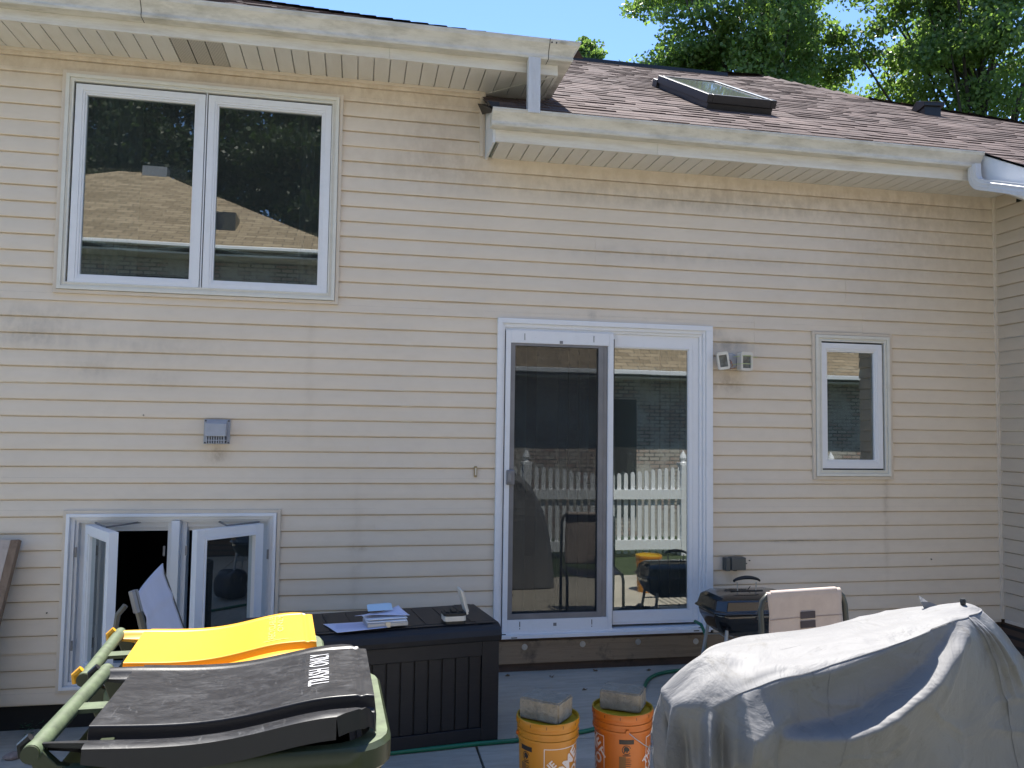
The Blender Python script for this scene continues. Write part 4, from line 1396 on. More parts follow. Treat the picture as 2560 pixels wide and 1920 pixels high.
# taupe chair facing the house
tc = empty('patio_chair', (2.125, -1.80, G(-1.80)), 'taupe sling patio chair seen from behind, standing between the grill and the covered heap', 'chair', rz=rad(9))
hw = .247
zc = .905
fb = [(-hw, 0, 0), (-hw - .002, -.005, .55), (-hw, 0, zc - .07), (-hw + .012, 0, zc - .030), (-hw + .04, 0, zc - .006), (-hw + .08, 0, zc), (hw - .08, 0, zc), (hw - .04, 0, zc - .006), (hw - .012, 0, zc - .030), (hw, 0, zc - .07), (hw + .002, -.005, .55), (hw, 0, 0)]
f = MB(); f.tube([(x, y - .06 * (1 - z / zc) + .0, z) for x, y, z in fb], .0135, 10)
for s in (-1, 1):
    f.tube([(s * hw, -.01, .40), (s * hw, .46, .42), (s * hw, .50, .38), (s * hw, .52, 0)], .0125, 8)
f.tube([(-hw, .02, .42), (-hw, .46, .43)], .011, 8); f.tube([(hw, .02, .42), (hw, .46, .43)], .011, 8)
build_each(f, 'frame_tube', M['tube_dark'], tc, smooth=True)
def tb(u, v):
    x = -hw + .030 + (2 * hw - .06) * u
    z = zc + .012 - v * .47
    y = -.010 - .018 * (1 - z / zc) * 3 + .010 * math.sin(math.pi * u) * min(1, v * 3)
    if v < .03: y += .010 * (1 - v / .03)
    x *= 1 - .03 * math.exp(-((v - .22) / .1) ** 2)
    return (x, y - .006, z)
MB().grid(tb, 16, 40).build('sling_back', M['sling_taupe'], tc, smooth=True, solid=.003)
top_ = MB()
def tt(u, v):
    a = math.pi * (v * 1.3 - .15)
    return (-hw + .055 + (2 * hw - .11) * u, -.0165 * math.cos(a) , zc + .0165 * math.sin(a))
top_.grid(tt, 10, 8); top_.build('sling_fold', M['sling_taupe'], tc, smooth=True, fix=False)
hm = MB()
hm.grid(lambda u, v: (lambda p: (p[0], p[1] - .004, p[2] - .003 * v))(tb(u, .265)), 16, 1)
hm.build('hem', mat_plain('hem_thread', (.22, .17, .15), .8), tc, fix=False)
for zz in (zc - .088, zc - .132):
    q = MB(); q.grid(lambda u, v: (lambda p: (p[0], p[1] - .005, p[2]))(tb(.43 + .20 * u, (zc + .012 - zz + .033 * v) / .47)), 4, 4)
    q.build('patch', mat_plain('dark_patch', (.045, .035, .04), .8), tc, solid=.002)
MB().grid(lambda u, v: (-hw + .02 + (2 * hw - .04) * u, .02 + .44 * v, .435 - .03 * math.sin(math.pi * u)), 10, 10).build('sling_seat', M['sling_taupe'], tc, smooth=True, solid=.003)

# ================================================================ CHARCOAL GRILL
M['enamel'] = mat_plain('black_enamel', (.010, .011, .013), .16, 0, .2, 20, spec=.6, coat=.4)
M['leg_grey'] = mat_plain('grey_leg', (.35, .37, .38), .4, .2)
gx, gy = 2.475, -.56
gl_ = empty('charcoal_grill', (gx, gy, G(gy)), 'black rectangular charcoal grill with a handle on its lid beside the patio door', 'grill')
g0 = G(gy)
def oct_(w, d, c, z):
    return [(w - c, -d, z), (w, -d + c, z), (w, d - c, z), (w - c, d, z), (-w + c, d, z), (-w, d - c, z), (-w, -d + c, z), (-w + c, -d, z)]
def rings_(mb, rs):
    n = len(rs[0])
    mb.add([p for r in rs for p in r], [(i * n + k, i * n + (k + 1) % n, (i + 1) * n + (k + 1) % n, (i + 1) * n + k) for i in range(len(rs) - 1) for k in range(n)] + [tuple(range(n))[::-1], tuple(range((len(rs) - 1) * n, len(rs) * n))])
    return mb
zl_ = .535 - g0
rings_(MB(), [oct_(.19, .10, .05, zl_ - .155), oct_(.235, .15, .05, zl_ - .12), oct_(.27, .175, .05, zl_ - .05), oct_(.278, .182, .05, zl_ - .006)]).build('bowl', M['enamel'], gl_, bevel=.02, smooth=True, angle=80)
ld = rings_(MB(), [oct_(.292, .196, .055, zl_ - .006), oct_(.292, .196, .055, zl_ + .004), oct_(.278, .184, .05, zl_ + .012), oct_(.262, .172, .05, zl_ + .07), oct_(.235, .145, .05, zl_ + .092), oct_(.10, .07, .03, zl_ + .100)]).build('lid', M['enamel'], gl_, bevel=.016, smooth=True, angle=80)
pl = MB(); pl.prism([(x * 1.1, y) for x, y in rrect(.20, .02, .005)], 'z', zl_ + .1005, zl_ + .104)
pl.build('handle_plate', M['black'], ld)
hn = MB()
for s in (-1, 1): hn.tube([(s * .062, 0, zl_ + .095), (s * .066, 0, zl_ + .155)], .004, 6)
build_each(hn, 'handle_post', M['steel'], ld)
hg = MB()
hg.grid(lambda u, v: (-.088 + .176 * u, .014 * math.cos(v * 2 * math.pi), zl_ + .165 + .020 * math.sin(math.pi * u) ** .6 + (.008 + .004 * math.sin(math.pi * u)) * math.sin(v * 2 * math.pi)), 16, 10)
hg.build('handle', M['black'], ld, smooth=True)
MB().tube([(.02, .03, zl_ + .098), (.035, .02, zl_ + .125)], .003, 6).build('vent_lever', M['black'], ld)
MB().tube([(-.02, -.176, zl_ - .03), (-.02, -.196, zl_ - .03)], .008, 10).build('latch', M['steel'], gl_)
for sx in (-1, 1):
    for sy in (-1, 1):
        MB().tube([(sx * .20, sy * .13, zl_ - .11), (sx * .26, sy * .17, .0)], .011, 8).build('leg', M['leg_grey'], gl_, smooth=True)
wr_ = MB()
for i in range(6): wr_.tube([(-.12 + i * .05, -.15, zl_ - .20), (-.12 + i * .05, .15, zl_ - .20)], .003, 5)
wr_.tube([(-.22, -.15, zl_ - .20), (.22, -.15, zl_ - .20)], .005, 6); wr_.tube([(-.22, .15, zl_ - .20), (.22, .15, zl_ - .20)], .005, 6)
wr_.build('wire_shelf', M['leg_grey'], gl_)

# dark bundle peeking out behind the cover
db = MB()
def bf(u, v):
    a = 2 * math.pi * u; r = math.sin(math.pi * v) ** .5
    q = noise.noise((2 * math.cos(a), 2 * math.sin(a), 3 * v + 4))
    return (2.24 + (.22 + .07 * q) * math.cos(a) * r, -.72 + (.15 + .05 * q) * math.sin(a) * r, G(-.8) + .125 - .125 * math.cos(math.pi * v) * (1 + .25 * q))
db.grid(bf, 36, 20, True)
tag(db.build('dark_bundle', mat_plain('navy_bundle', (.02, .024, .035), .6), smooth=True), 'dark navy bundle on the ground behind the grey cover, below the grill', 'bundle')

# ================================================================ BUCKETS
M['orange'] = None
def bucket_mat(name, c):
    t = NT(name)
    col = t.ramp(t.noise(3, 4, .6), [(.3, tuple(x * .88 for x in c)), (.7, c)])
    d = t.ramp(t.noise(25, 6, .7, (1, 1, .4)), [(.62, 0.0), (.72, 1.0)])
    col = t.mix(t.math('MULTIPLY', d, .25), col, (.12, .06, .02))
    t.bsdf(col, .38, 0, None, spec=.5)
    return t.m
OR = [bucket_mat('bucket_amber', (.54, .215, .012)), bucket_mat('bucket_orange', (.56, .145, .012))]
M['bucket_lid'] = bucket_mat('bucket_lid_yellow', (.48, .30, .015))
M['pink_white'] = mat_plain('bucket_print', (.70, .62, .58), .5, var=.05)
M['print_black'] = mat_plain('bucket_black_print', (.02, .014, .012), .5)
def bucket(cx, cy, R, Hh, m, rot, label):
    root = empty('bucket', (cx, cy, G(cy)), label, 'bucket', 'orange buckets weighed down with pavers')
    r0 = R * .86
    wall = lambda z: r0 + (R * .94 - r0) * (z / Hh)
    prof = [(r0 - .004, 0), (r0, .006)] + [(wall(z), z) for z in (.1, .2, Hh * .66, Hh * .72)]
    z1 = Hh - .088
    prof += [(wall(z1), z1), (R * .985, z1 + .002), (R * .985, z1 + .012), (R * .95, z1 + .014), (R * .945, z1 + .030), (R * .98, z1 + .032), (R * .98, z1 + .042), (R * .95, z1 + .044), (R * .95, Hh - .030)]
    MB().lathe(prof, 0, 0, 56, True, False).build('body', m, root, smooth=True, angle=30)
    lp_ = [(R * .96, Hh - .029), (R * 1.0, Hh - .028), (R * 1.008, Hh - .025), (R * 1.005, Hh - .004), (R * .995, Hh), (R * .955, Hh), (R * .94, Hh - .004), (R * .93, Hh - .016), (.0, Hh - .018)]
    ldx = MB().lathe(lp_[:5], 0, 0, 56, False, False).build('lid_rim', m, root, smooth=True, angle=40)
    MB().lathe(lp_[4:], 0, 0, 56, False, False).build('lid', M['bucket_lid'], root, smooth=True, angle=40)
    nt = MB()
    for i in range(12):
        a = 2 * math.pi * i / 12 + rot
        Mx = Matrix.Rotation(a, 4, 'Z')
        nt.box(R * 1.003, R * 1.010, -.0012, .0012, Hh - .021, Hh - .008, Mx)
    nt.build('tear_notch', M['print_black'], ldx)
    # wrapped printing.  angle 0 faces the camera (-y), positive to the right
    def wrap(th, z, o=.0012):
        a = -math.pi / 2 + th
        r = wall(z) + o
        return (r * math.cos(a), r * math.sin(a), z)
    return root, wrap
def logo(root, wrap, th0, w, z0, z1, R):
    hw_ = w / 2 / R
    ln = MB(); t = .0035
    for (a0, a1, b0, b1) in ((-hw_, hw_, z1 - t, z1), (-hw_, hw_, z0, z0 + t), (-hw_, -hw_ + t / R, z0 + t, z1 - t), (hw_ - t / R, hw_, z0 + t, z1 - t)):
        ln.grid(lambda u, v: wrap(th0 + a0 + (a1 - a0) * u, b0 + (b1 - b0) * v), 14, 10)
    ln.build('logo_border', M['pink_white'], root, fix=False)
    cz = (z0 + z1) / 2; S_ = (z1 - z0)
    rot = rad(43)
    def place(s, cx, cy, ww, hh, kw):
        def fn(a, b):
            x = cx + (a - .5) * ww; y = cy + (b - .5) * hh
            X = x * math.cos(rot) - y * math.sin(rot); Z = x * math.sin(rot) + y * math.cos(rot)
            return wrap(th0 + X / R, cz + Z, .0016)
        text_map(s, fn, cut=.12, **kw).build('logo_text', M['pink_white'], root, fix=False)
    kw = dict(size=1, offset=.035, spacing=1.02)
    place('THE', -S_ * .26, S_ * .335, S_ * .40, S_ * .17, kw)
    place('HOME', S_ * .0, S_ * .075, S_ * 1.04, S_ * .26, kw)
    place('DEPOT', S_ * .02, -S_ * .23, S_ * .96, S_ * .24, kw)
    return
def warning(root, wrap, th0, z1, R, full=True):
    m = MB()
    w = .066 / R / 2
    m.grid(lambda u, v: wrap(th0 - w + 2 * w * u, z1 - .020 + .020 * v), 8, 2)
    # round pictogram of a pail hazard
    for i in range(20):
        a0 = rad(20 + i * 15); a1 = rad(20 + (i + 1) * 15)
        P_ = lambda a, r: wrap(th0 + r * math.cos(a) / R, z1 - .045 + r * math.sin(a))
        m.quad(P_(a0, .018), P_(a1, .018), P_(a1, .021), P_(a0, .021))
    blob = [(-.013, .006), (-.006, .015), (.004, .014), (.012, .006), (.012, -.006), (.006, -.004), (.004, -.012), (-.001, -.012), (-.002, -.003), (-.008, -.010), (-.013, -.012), (-.011, -.002)]
    m.add([wrap(th0 + x / R, z1 - .045 + y) for x, y in blob], [tuple(range(len(blob)))])
    m.grid(lambda u, v: wrap(th0 - .018 / R + .036 / R * u, z1 - .072 + .004 * v), 6, 1)
    for k in range(5):
        m.grid(lambda u, v: wrap(th0 - .004 / R + (.022 + .004 * (k % 2)) / R * u, z1 - .085 - .008 * k + .0022 * v), 6, 1)
    m.build('warning_print', M['print_black'], root, fix=False)
    b = MB(); b.grid(lambda u, v: wrap(th0 - w + w * .9 * u, z1 - .16 + .085 * v, .0009), 6, 8)
    b.build('warning_panel', mat_plain('brown_panel', (.20, .085, .02), .5), root, fix=False)

HBk = .385
r1, w1 = bucket(.882, -1.765, .1415, HBk, OR[0], .25, 'amber orange bucket on the left, nearer the deck box, its square logo facing the camera')
logo(r1, w1, .42, .20, HBk - .305, HBk - .106, .128)
warning(r1, w1, -1.05, HBk - .108, .128)
r2, w2 = bucket(1.252, -1.715, .1415, HBk, OR[1], .12, 'deeper orange bucket on the right, beside the grey cover, its warning print facing the camera')
logo(r2, w2, 1.39, .20, HBk - .305, HBk - .106, .128)
logo(r2, w2, -1.80, .20, HBk - .305, HBk - .106, .128)
warning(r2, w2, -.185, HBk - .108, .128)
def bail(root, th0, sgn, drop):
    a = -math.pi / 2 + th0
    R = .1415
    ey = Vector((R * math.cos(a), R * math.sin(a), HBk - .070))
    ac = a + sgn * math.pi / 2
    low = Vector((1.03 * R * math.cos(ac), 1.03 * R * math.sin(ac), HBk - .070 - drop))
    pts = []
    for k in range(13):
        t = k / 12 * math.pi
        ang = a + sgn * t
        z = ey.z - drop * math.sin(t) * 1.0
        pts.append((R * (1.0 + .07 * math.sin(t)) * math.cos(ang), R * (1.0 + .07 * math.sin(t)) * math.sin(ang), z))
    MB().tube(pts, .0022, 6).build('bail', M['steel'], root, smooth=True)
    MB().tube([pts[5], pts[6], pts[7]], .009, 10).build('bail_grip', M['lettering'], root, smooth=True)
    e = MB(); 
    for q in (pts[0], pts[-1]): e.tube([(q[0] * .93, q[1] * .93, q[2]), (q[0] * 1.02, q[1] * 1.02, q[2])], .009, 8)
    build_each(e, 'bail_ear', OR[1], root)
bail(r2, -.17, 1, .115)
bail(r1, -1.55, -1, .10)

r3, w3 = bucket(3.12, -2.85, .1415, HBk, OR[0], .5, 'sunlit bucket beyond the right edge, seen only as a reflection in the fixed door pane')
r3['group'] = 'orange buckets'; r1['group'] = 'orange buckets'; r2['group'] = 'orange buckets'
logo(r3, w3, 2.6, .20, HBk - .305, HBk - .106, .128)
def make_paver():
    t = NT('weathered_paver')
    c = t.ramp(t.noise(18, 7, .75), [(.3, (.20, .175, .13)), (.55, (.31, .27, .21)), (.8, (.42, .38, .31))])
    c = t.mix(t.ramp(t.noise(90, 3, .8), [(.6, 0.0), (.75, .8)]), c, (.09, .08, .065))
    t.bsdf(c, .95, 0, t.noise(70, 5, .8), .8, .008)
    return t.m
M['paver'] = make_paver()
def paver(cx, cy, z, w, d, h, rz, seed, label):
    bm = bmesh.new()
    bmesh.ops.create_cube(bm, size=1)
    bmesh.ops.scale(bm, vec=(w, d, h), verts=bm.verts)
    bmesh.ops.bevel(bm, geom=list(bm.edges), offset=.006, segments=2, affect='EDGES')
    bmesh.ops.subdivide_edges(bm, edges=[e for e in bm.edges if e.calc_length() > .03], cuts=14, use_grid_fill=True)
    for v in bm.verts:
        n_ = noise.noise_vector(v.co * 22 + Vector((seed, seed, 0)))
        v.co += n_ * .0028 + noise.noise_vector(v.co * 90 + Vector((seed, 0, 3))) * .0010
        v.co.z += h / 2
    me = bpy.data.meshes.new('concrete_paver'); bm.to_mesh(me); bm.free()
    me.materials.append(M['paver'])
    o = bpy.data.objects.new('concrete_paver', me); COL.objects.link(o)
    o.location = (cx, cy, z); o.rotation_euler = (0, 0, rz)
    return tag(o, label, 'paver', 'pavers weighing down the buckets')
paver(.875, -1.760, G(-1.765) + HBk - .012, .195, .150, .092, rad(-40), 1.3, 'weathered paver turned cornerwise on the left bucket')
paver(1.262, -1.690, G(-1.715) + HBk - .012, .190, .140, .085, rad(-31), 8.1, 'weathered paver set square on the right bucket')

# ================================================================ GARDEN HOSE
hp = [(-.9, -1.9), (-.35, -1.55), (-.05, -1.24), (.213, -1.185), (.42, -1.165), (.642, -1.140), (.90, -1.122), (1.10, -1.095), (1.31, -1.045), (1.48, -.93), (1.64, -.73), (1.80, -.50), (1.92, -.30), (2.06, -.20), (2.25, -.17), (2.35, -.20)]
pts = []
def cr(p0, p1, p2, p3, t):
    return tuple(.5 * ((2 * b) + (-a + c) * t + (2 * a - 5 * b + 4 * c - d) * t * t + (-a + 3 * b - 3 * c + d) * t ** 3) for a, b, c, d in zip(p0, p1, p2, p3))
for i in range(1, len(hp) - 2):
    for k in range(6): pts.append(cr(hp[i - 1], hp[i], hp[i + 1], hp[i + 2], k / 6))
pts.append(hp[-2])
path = [(x, y, G(y) + .0125) for x, y in pts]
path += [(2.30, -.20, .06), (2.34, -.22, .15), (2.35, -.22, .28), (2.35, -.15, .33), (2.35, -.05, .33)]
tag(MB().tube(path, .0115, 10).build('garden_hose', mat_plain('green_hose', (.012, .14, .07), .35), smooth=True), 'green garden hose snaking across the patio to the wall', 'hose')

# ================================================================ LEANING BOARD
lbd = empty('leaning_board', (-2.3, -.2, -.195), 'pinkish plywood board with a wooden batten edge leaning on the wall at the left edge', 'board')
def Q(p): return (p[0] + 2.3, p[1] + .2, p[2] + .195)
tl, trr = Vector((-2.62, -.07, .965)), Vector((-1.985, -.09, .945))
bl_, br_ = Vector((-2.75, -.42, -.19)), Vector((-2.085, -.42, -.19))
nrm_ = (trr - tl).cross(bl_ - tl).normalized()
if nrm_.y > 0: nrm_ = -nrm_
t_ = .012
f1 = [tl, trr, br_, bl_]
MB().add([Q(p + nrm_ * t_) for p in f1] + [Q(p) for p in f1], [(0, 1, 2, 3), (7, 6, 5, 4), (0, 4, 5, 1), (1, 5, 6, 2), (2, 6, 7, 3), (3, 7, 4, 0)]).build('panel', M['board'], lbd)
dr_ = Vector((.040, .01, 0))
e1 = [trr + nrm_ * (t_ - .002), trr + dr_ + nrm_ * (t_ - .002), br_ + dr_ + nrm_ * (t_ - .002), br_ + nrm_ * (t_ - .002)]
e1 = [p + Vector((.0005, 0, .003 if i < 2 else 0)) for i, p in enumerate(e1)]
MB().add([Q(p) for p in e1] + [Q(p - nrm_ * .045) for p in e1], [(0, 1, 2, 3), (7, 6, 5, 4), (0, 4, 5, 1), (1, 5, 6, 2), (2, 6, 7, 3), (3, 7, 4, 0)]).build('batten', M['board_edge'], lbd, bevel=.002)

# weed at the foot of the wall
wd = MB(); rg = random.Random(9)
for i in range(60):
    x = -1.80 + rg.gauss(0, .05); y = -.10 + rg.gauss(0, .03); z = -.19 + abs(rg.gauss(.03, .025)); a = rg.uniform(0, 6.28); s = rg.uniform(.008, .018)
    d = Vector((math.cos(a), math.sin(a), rg.uniform(-.2, .6))) * s; w = Vector((-math.sin(a), math.cos(a), 0)) * s * .4
    c = Vector((x, y, z)); wd.quad(c - d, c + w, c + d, c - w)
tag(wd.build('weed', mat_plain('weed_leaf', (.02, .09, .03), .6), fix=False), 'small green weed growing at the foot of the wall left of the bins', 'weed')

# ================================================================ GREY COVER
def make_cover_mat():
    t = NT('grey_polyester')
    a = t.noise(2.2, 5, .6)
    c = t.ramp(a, [(.3, (.148, .146, .148)), (.7, (.19, .188, .188))])
    k = t.ramp(t.noise(9, 7, .75, dist=1.5), [(.56, 0.0), (.70, 1.0)])
    c = t.mix(t.math('MULTIPLY', k, .55), c, (.105, .098, .085))
    s = t.ramp(t.noise(55, 4, .8, dist=.8), [(.68, 0.0), (.74, 1.0)])
    c = t.mix(t.math('MULTIPLY', s, .5), c, (.08, .075, .07))
    bb = t.math('ADD', t.math('MULTIPLY', t.noise(5, 5, .6, dist=1.0), 1.0), t.math('MULTIPLY', t.noise(400, 2), .01))
    t.bsdf(c, .62, 0, bb, .42, .03, .35)
    return t.m
M['cover'] = make_cover_mat()
cv = empty('furniture_cover', (1.3, -3.33, G(-3.33)), 'large grey weatherproof cover draped over a peaked heap in the right foreground', 'cover')
LOOP = [(1.535, -2.345, .612), (1.66, -2.36, .662), (1.80, -2.37, .690), (1.935, -2.37, .722), (2.10, -2.375, .765), (2.27, -2.38, .812), (2.45, -2.36, .862), (2.59, -2.31, .885),
        (2.68, -2.275, .890), (2.735, -2.22, .893), (2.73, -2.12, .885), (2.62, -2.04, .868), (2.45, -2.01, .835), (2.22, -2.0, .785), (2.05, -1.99, .757), (1.88, -1.99, .744), (1.70, -2.00, .728),
        (1.545, -2.03, .705), (1.45, -2.07, .655), (1.36, -2.11, .610), (1.265, -2.16, .578), (1.275, -2.21, .540), (1.33, -2.265, .535), (1.43, -2.32, .555)]
CREST = [(1.62, -2.20, .700), (1.68, -2.20, .715), (1.80, -2.20, .730), (1.93, -2.20, .752), (2.10, -2.20, .785), (2.27, -2.20, .822), (2.45, -2.20, .868), (2.60, -2.19, .902),
         (2.655, -2.19, .912), (2.67, -2.18, .914), (2.66, -2.17, .912), (2.58, -2.15, .895), (2.44, -2.14, .862), (2.24, -2.13, .818), (2.07, -2.13, .785), (1.90, -2.12, .760), (1.74, -2.12, .742),
         (1.57, -2.10, .722), (1.545, -2.10, .722), (1.54, -2.11, .722), (1.54, -2.13, .720), (1.54, -2.15, .718), (1.55, -2.17, .714), (1.57, -2.19, .706)]
HEM = []
def closed_spline(pts, n):
    m = len(pts); out = []
    for i in range(n):
        s = i / n * m; k = int(s); t = s - k
        out.append(cr(pts[(k - 1) % m], pts[k % m], pts[(k + 1) % m], pts[(k + 2) % m], t))
    return out
def nearer(p):
    k = .65
    return (p[0] * k, -5.35 + (p[1] + 5.35) * k, 1.632 + (p[2] - 1.632) * k)
LOOP = [nearer((x, y, z - .018 * max(0, min(1, (x - 2.3) / .3)))) for x, y, z in LOOP]
CREST = [nearer((x, y, z - .020 * max(0, min(1, (x - 2.3) / .3)))) for x, y, z in CREST]
NU = 720
L1 = closed_spline(LOOP, NU); L0 = closed_spline(CREST, NU)
H2 = [(x + (.02 if x < 1.6 else .03 + max(0, x - 2.3) * .9), 0, 0) for x, y, z in LOOP]
HEML = []
for i_, (x, y, z) in enumerate(LOOP):
    cx_, cy_ = 1.30, -3.33
    d_ = Vector((x - cx_, y - cy_)); 
    gx_ = .03 if x > cx_ else -.05
    gy_ = .035 if y < cy_ else .04
    d_.normalize()
    HEML.append((x + d_.x * (gx_ + .02), y + d_.y * gy_))
L2 = closed_spline([(x, y, G(y) + .012) for x, y in HEML], NU)
def seg_dist(px, pz, line):
    """signed distance (positive below the polyline) and nearest arc share"""
    best = (9, 0, 0); tot = 0
    acc = 0
    for (a, b) in zip(line, line[1:]):
        dx, dz = b[0] - a[0], b[1] - a[1]; L = math.hypot(dx, dz)
        t = max(0, min(1, ((px - a[0]) * dx + (pz - a[1]) * dz) / (L * L)))
        cx_, cz_ = a[0] + dx * t, a[1] + dz * t
        d = math.hypot(px - cx_, pz - cz_)
        sgn = 1 if (dx * (pz - a[1]) - dz * (px - a[0])) < 0 else -1
        if d < best[0]: best = (d, sgn, acc + L * t)
        acc += L
    return best[0] * best[1], best[2] / acc
FS_ = lambda L: [(a * .65, 1.632 + (b - 1.632) * .65) for a, b in L]
FOLD1 = FS_([(1.66, .448), (1.75, .448), (1.90, .462), (2.03, .500), (2.16, .565), (2.28, .640), (2.42, .745), (2.52, .82), (2.60, .865)])
FOLD2 = FS_([(1.52, .57), (1.60, .635), (1.75, .668), (1.90, .690), (2.08, .742), (2.25, .80), (2.36, .835)])
FOLD3 = FS_([(1.55, .50), (1.64, .520), (1.74, .522)])
def shelf(s, A, w, dec):
    if s < -w: return 0
    if s < 0: q = (s + w) / w; return A * q * q * (3 - 2 * q)
    return A * math.exp(-(s / dec) ** 1.3)
CREASE = [(.62, .05, .018), (.67, .04, .02), (.72, .05, .022), (.76, .06, .03)]
RIDGES = [([(1.684, 1.135), (1.702, 1.098), (1.732, 1.037), (1.775, .93), (1.80, .80)], .016, .0050), ([(1.691, 1.141), (1.719, 1.103), (1.765, 1.036), (1.83, .90)], .018, .0055),
          ([(1.642, 1.144), (1.638, 1.123), (1.628, 1.07)], .010, .0060), ([(1.70, 1.141), (1.770, 1.06), (1.86, .93)], .020, .0060),
          ([(1.60, 1.12), (1.57, 1.03), (1.50, .90)], .008, .012)]
def cover_pt(i, t):
    a, b, c = L0[i], L1[i], L2[i]
    fi = i / NU
    if t < 1:
        s = t
        x = a[0] + (b[0] - a[0]) * s; y = a[1] + (b[1] - a[1]) * s
        z = a[2] + (b[2] - a[2]) * (s ** 1.5)
        z += .004 * noise.noise((x * 4, y * 24, 1.7)) * s + .0025 * noise.noise((x * 12 + y * 4, y * 40, 4))
        # long soft wrinkles running up toward the peak
        z += .0085 * math.sin((y + .14 * (x - 1.3)) * 62 + 1.4 * math.sin(x * 5)) * s * (1 - .4 * s)
        z += .0035 * (1 - min(1, abs(noise.noise((x * 5 + 3, y * 22, 7.7))) * 5)) ** 2 * s
        return (x, y, z)
    s = t - 1                       # 0..1 down the skirt
    drop = b[2] - c[2]
    z = b[2] - drop * s
    e = s ** .85
    x = b[0] + (c[0] - b[0]) * e; y = b[1] + (c[1] - b[1]) * e
    j0, j1 = L1[(i - 6) % NU], L1[(i + 6) % NU]
    tx, ty = j1[0] - j0[0], j1[1] - j0[1]
    h = math.hypot(tx, ty) or 1
    nx, ny = ty / h, -tx / h
    dn = drop * s                    # metres below the top edge
    wr_x = max(0, min(1, (b[0] - 1.60) / .14)); wr_x = wr_x * wr_x * (3 - 2 * wr_x)
    tent = .34 * (1 - math.exp(-dn / .36))
    out = .006 * min(1, dn * 20)
    k = max(0, min(1, (-y - 3.355) / .02)) * max(0, min(1, (x - .95) / .05)) * max(0, min(1, (1.80 - x) / .08))
    if k > 0:
        def am(q, p): return math.sin(math.pi * q) ** p if 0 < q < 1 else 0
        d1, q1 = seg_dist(x, z, FOLD1); d2, q2 = seg_dist(x, z, FOLD2); d3, q3 = seg_dist(x, z, FOLD3)
        o1 = shelf(d1, .050 + .060 * (1 - q1), .030, .11) * am(q1, .62)
        o2 = shelf(d2, .020, .032, .030) * am(q2, .4)
        w3 = max(0, min(1, (1.15 - x) / .14)); w3 = w3 * w3 * (3 - 2 * w3)
        o3 = w3 * .070 * min(1, dn / .10) * math.exp(-(max(0, dn - .10) / .10) ** 2)
        out += k * (o1 + o2 + o3)
        out -= k * .002 * math.exp(-((x - 1.24) / .20) ** 2 - ((z - .965) / .045) ** 2)
    le = max(0, min(1, (1.02 - x) / .04))
    if le > 0:
        w_ = min(1, dn * 9)
        ph = fi * 98.4 + .6 + dn * 2.2
        out += le * w_ * (.078 * (1 - abs(math.sin(ph * .5))) ** 1.7 - .034 + .006 * math.sin(fi * 225 + 2 - dn * 5))
    for (ln_, A_r, w_r) in RIDGES:
        if x > 1.35:
            dr_d, dr_q = seg_dist(x + wr_x * tent, z, ln_)
            if abs(dr_d) < .04 and 0 < dr_q < 1:
                out += A_r * min(1, dn * 20) * (1 - dr_q) ** .4 * math.exp(-(dr_d / w_r) ** 2)
    re = max(0, min(1, (x - 1.70) / .05))
    if re > 0:
        ph = fi * 70
        out += re * min(1, dn * 14) * .012 * (1 - abs(math.sin(ph + .4)) ** .5 * 1.0)
    out += min(1, dn * 12) * (.007 * noise.noise((x * 5, y * 5, z * 3.4 + 5)) + .0035 * noise.noise((x * 14, y * 14, z * 8)) + .0022 * noise.noise((x * 30, y * 30, z * 17)) + .0045 * (1 - min(1, abs(noise.noise((x * 6 + z * 3, y * 6, z * 9 + 2))) * 5)) ** 2)
    return (x + nx * out + wr_x * tent, y + ny * out, z)
cm = MB()
ts = [0, .12, .25, .38, .5, .62, .74, .85, .93, 1.0] + [1 + .0055 * k for k in range(1, 74)] + [1 + .4015 + .0855 * k for k in range(1, 8)]
ts = [t for t in ts if t <= 2.0]
vs = [cover_pt(i, t) for t in ts for i in range(NU)]
fs = [(j * NU + i, j * NU + (i + 1) % NU, (j + 1) * NU + (i + 1) % NU, (j + 1) * NU + i) for j in range(len(ts) - 1) for i in range(NU)]
fs.append(tuple(range(NU))[::-1])
loc = Vector((1.3, -3.33, G(-3.33)))
cm.add([Vector(p) - loc for p in vs], fs)
co = cm.build('fabric', M['cover'], cv, smooth=True, angle=180, fix=True)
# stitched seams
sm_ = MB()
jt = ts.index(1.0)
pts = [Vector(cover_pt(i % NU, 1.0)) - loc + Vector((0, -.0005, .001)) for i in range(-10, int(NU * 11.2 / 24))]
sm_.tube(pts, .0008, 5)
k_ = [t for t in ts if t >= 1.0]
sm_.tube([Vector(cover_pt(int(NU * 2.6 / 24), t)) - loc + Vector((0, -.001, 0)) for t in k_], .0006, 4)
sm_.tube([Vector(cover_pt(int(NU * 6.9 / 24), t)) - loc + Vector((0, -.001, 0)) for t in k_], .0008, 4)
sm_.build('seam', mat_plain('seam_thread', (.16, .16, .17), .8), cv, smooth=True)
kn = MB().lathe([(.005, .0), (.004, .004), (.0075, .007), (.008, .018), (.006, .022), (.0, .023)], 0, 0, 14)
kn.v = [(x + 1.730 - loc.x, y - 3.305 - loc.y, z + 1.146 - loc.z) for x, y, z in kn.v]
kn.build('vent_knob', M['black'], cv, smooth=True)
tbm = MB().add([Vector(p) - loc for p in [nearer(q) for q in [(2.52, -2.14, .862), (2.60, -2.14, .872), (2.545, -2.13, .892), (2.505, -2.12, .918), (2.500, -2.14, .895)]]], [(0, 1, 2), (0, 2, 4), (2, 3, 4)])
tbm.build('fabric_tip', M['cover'], cv, solid=.003)

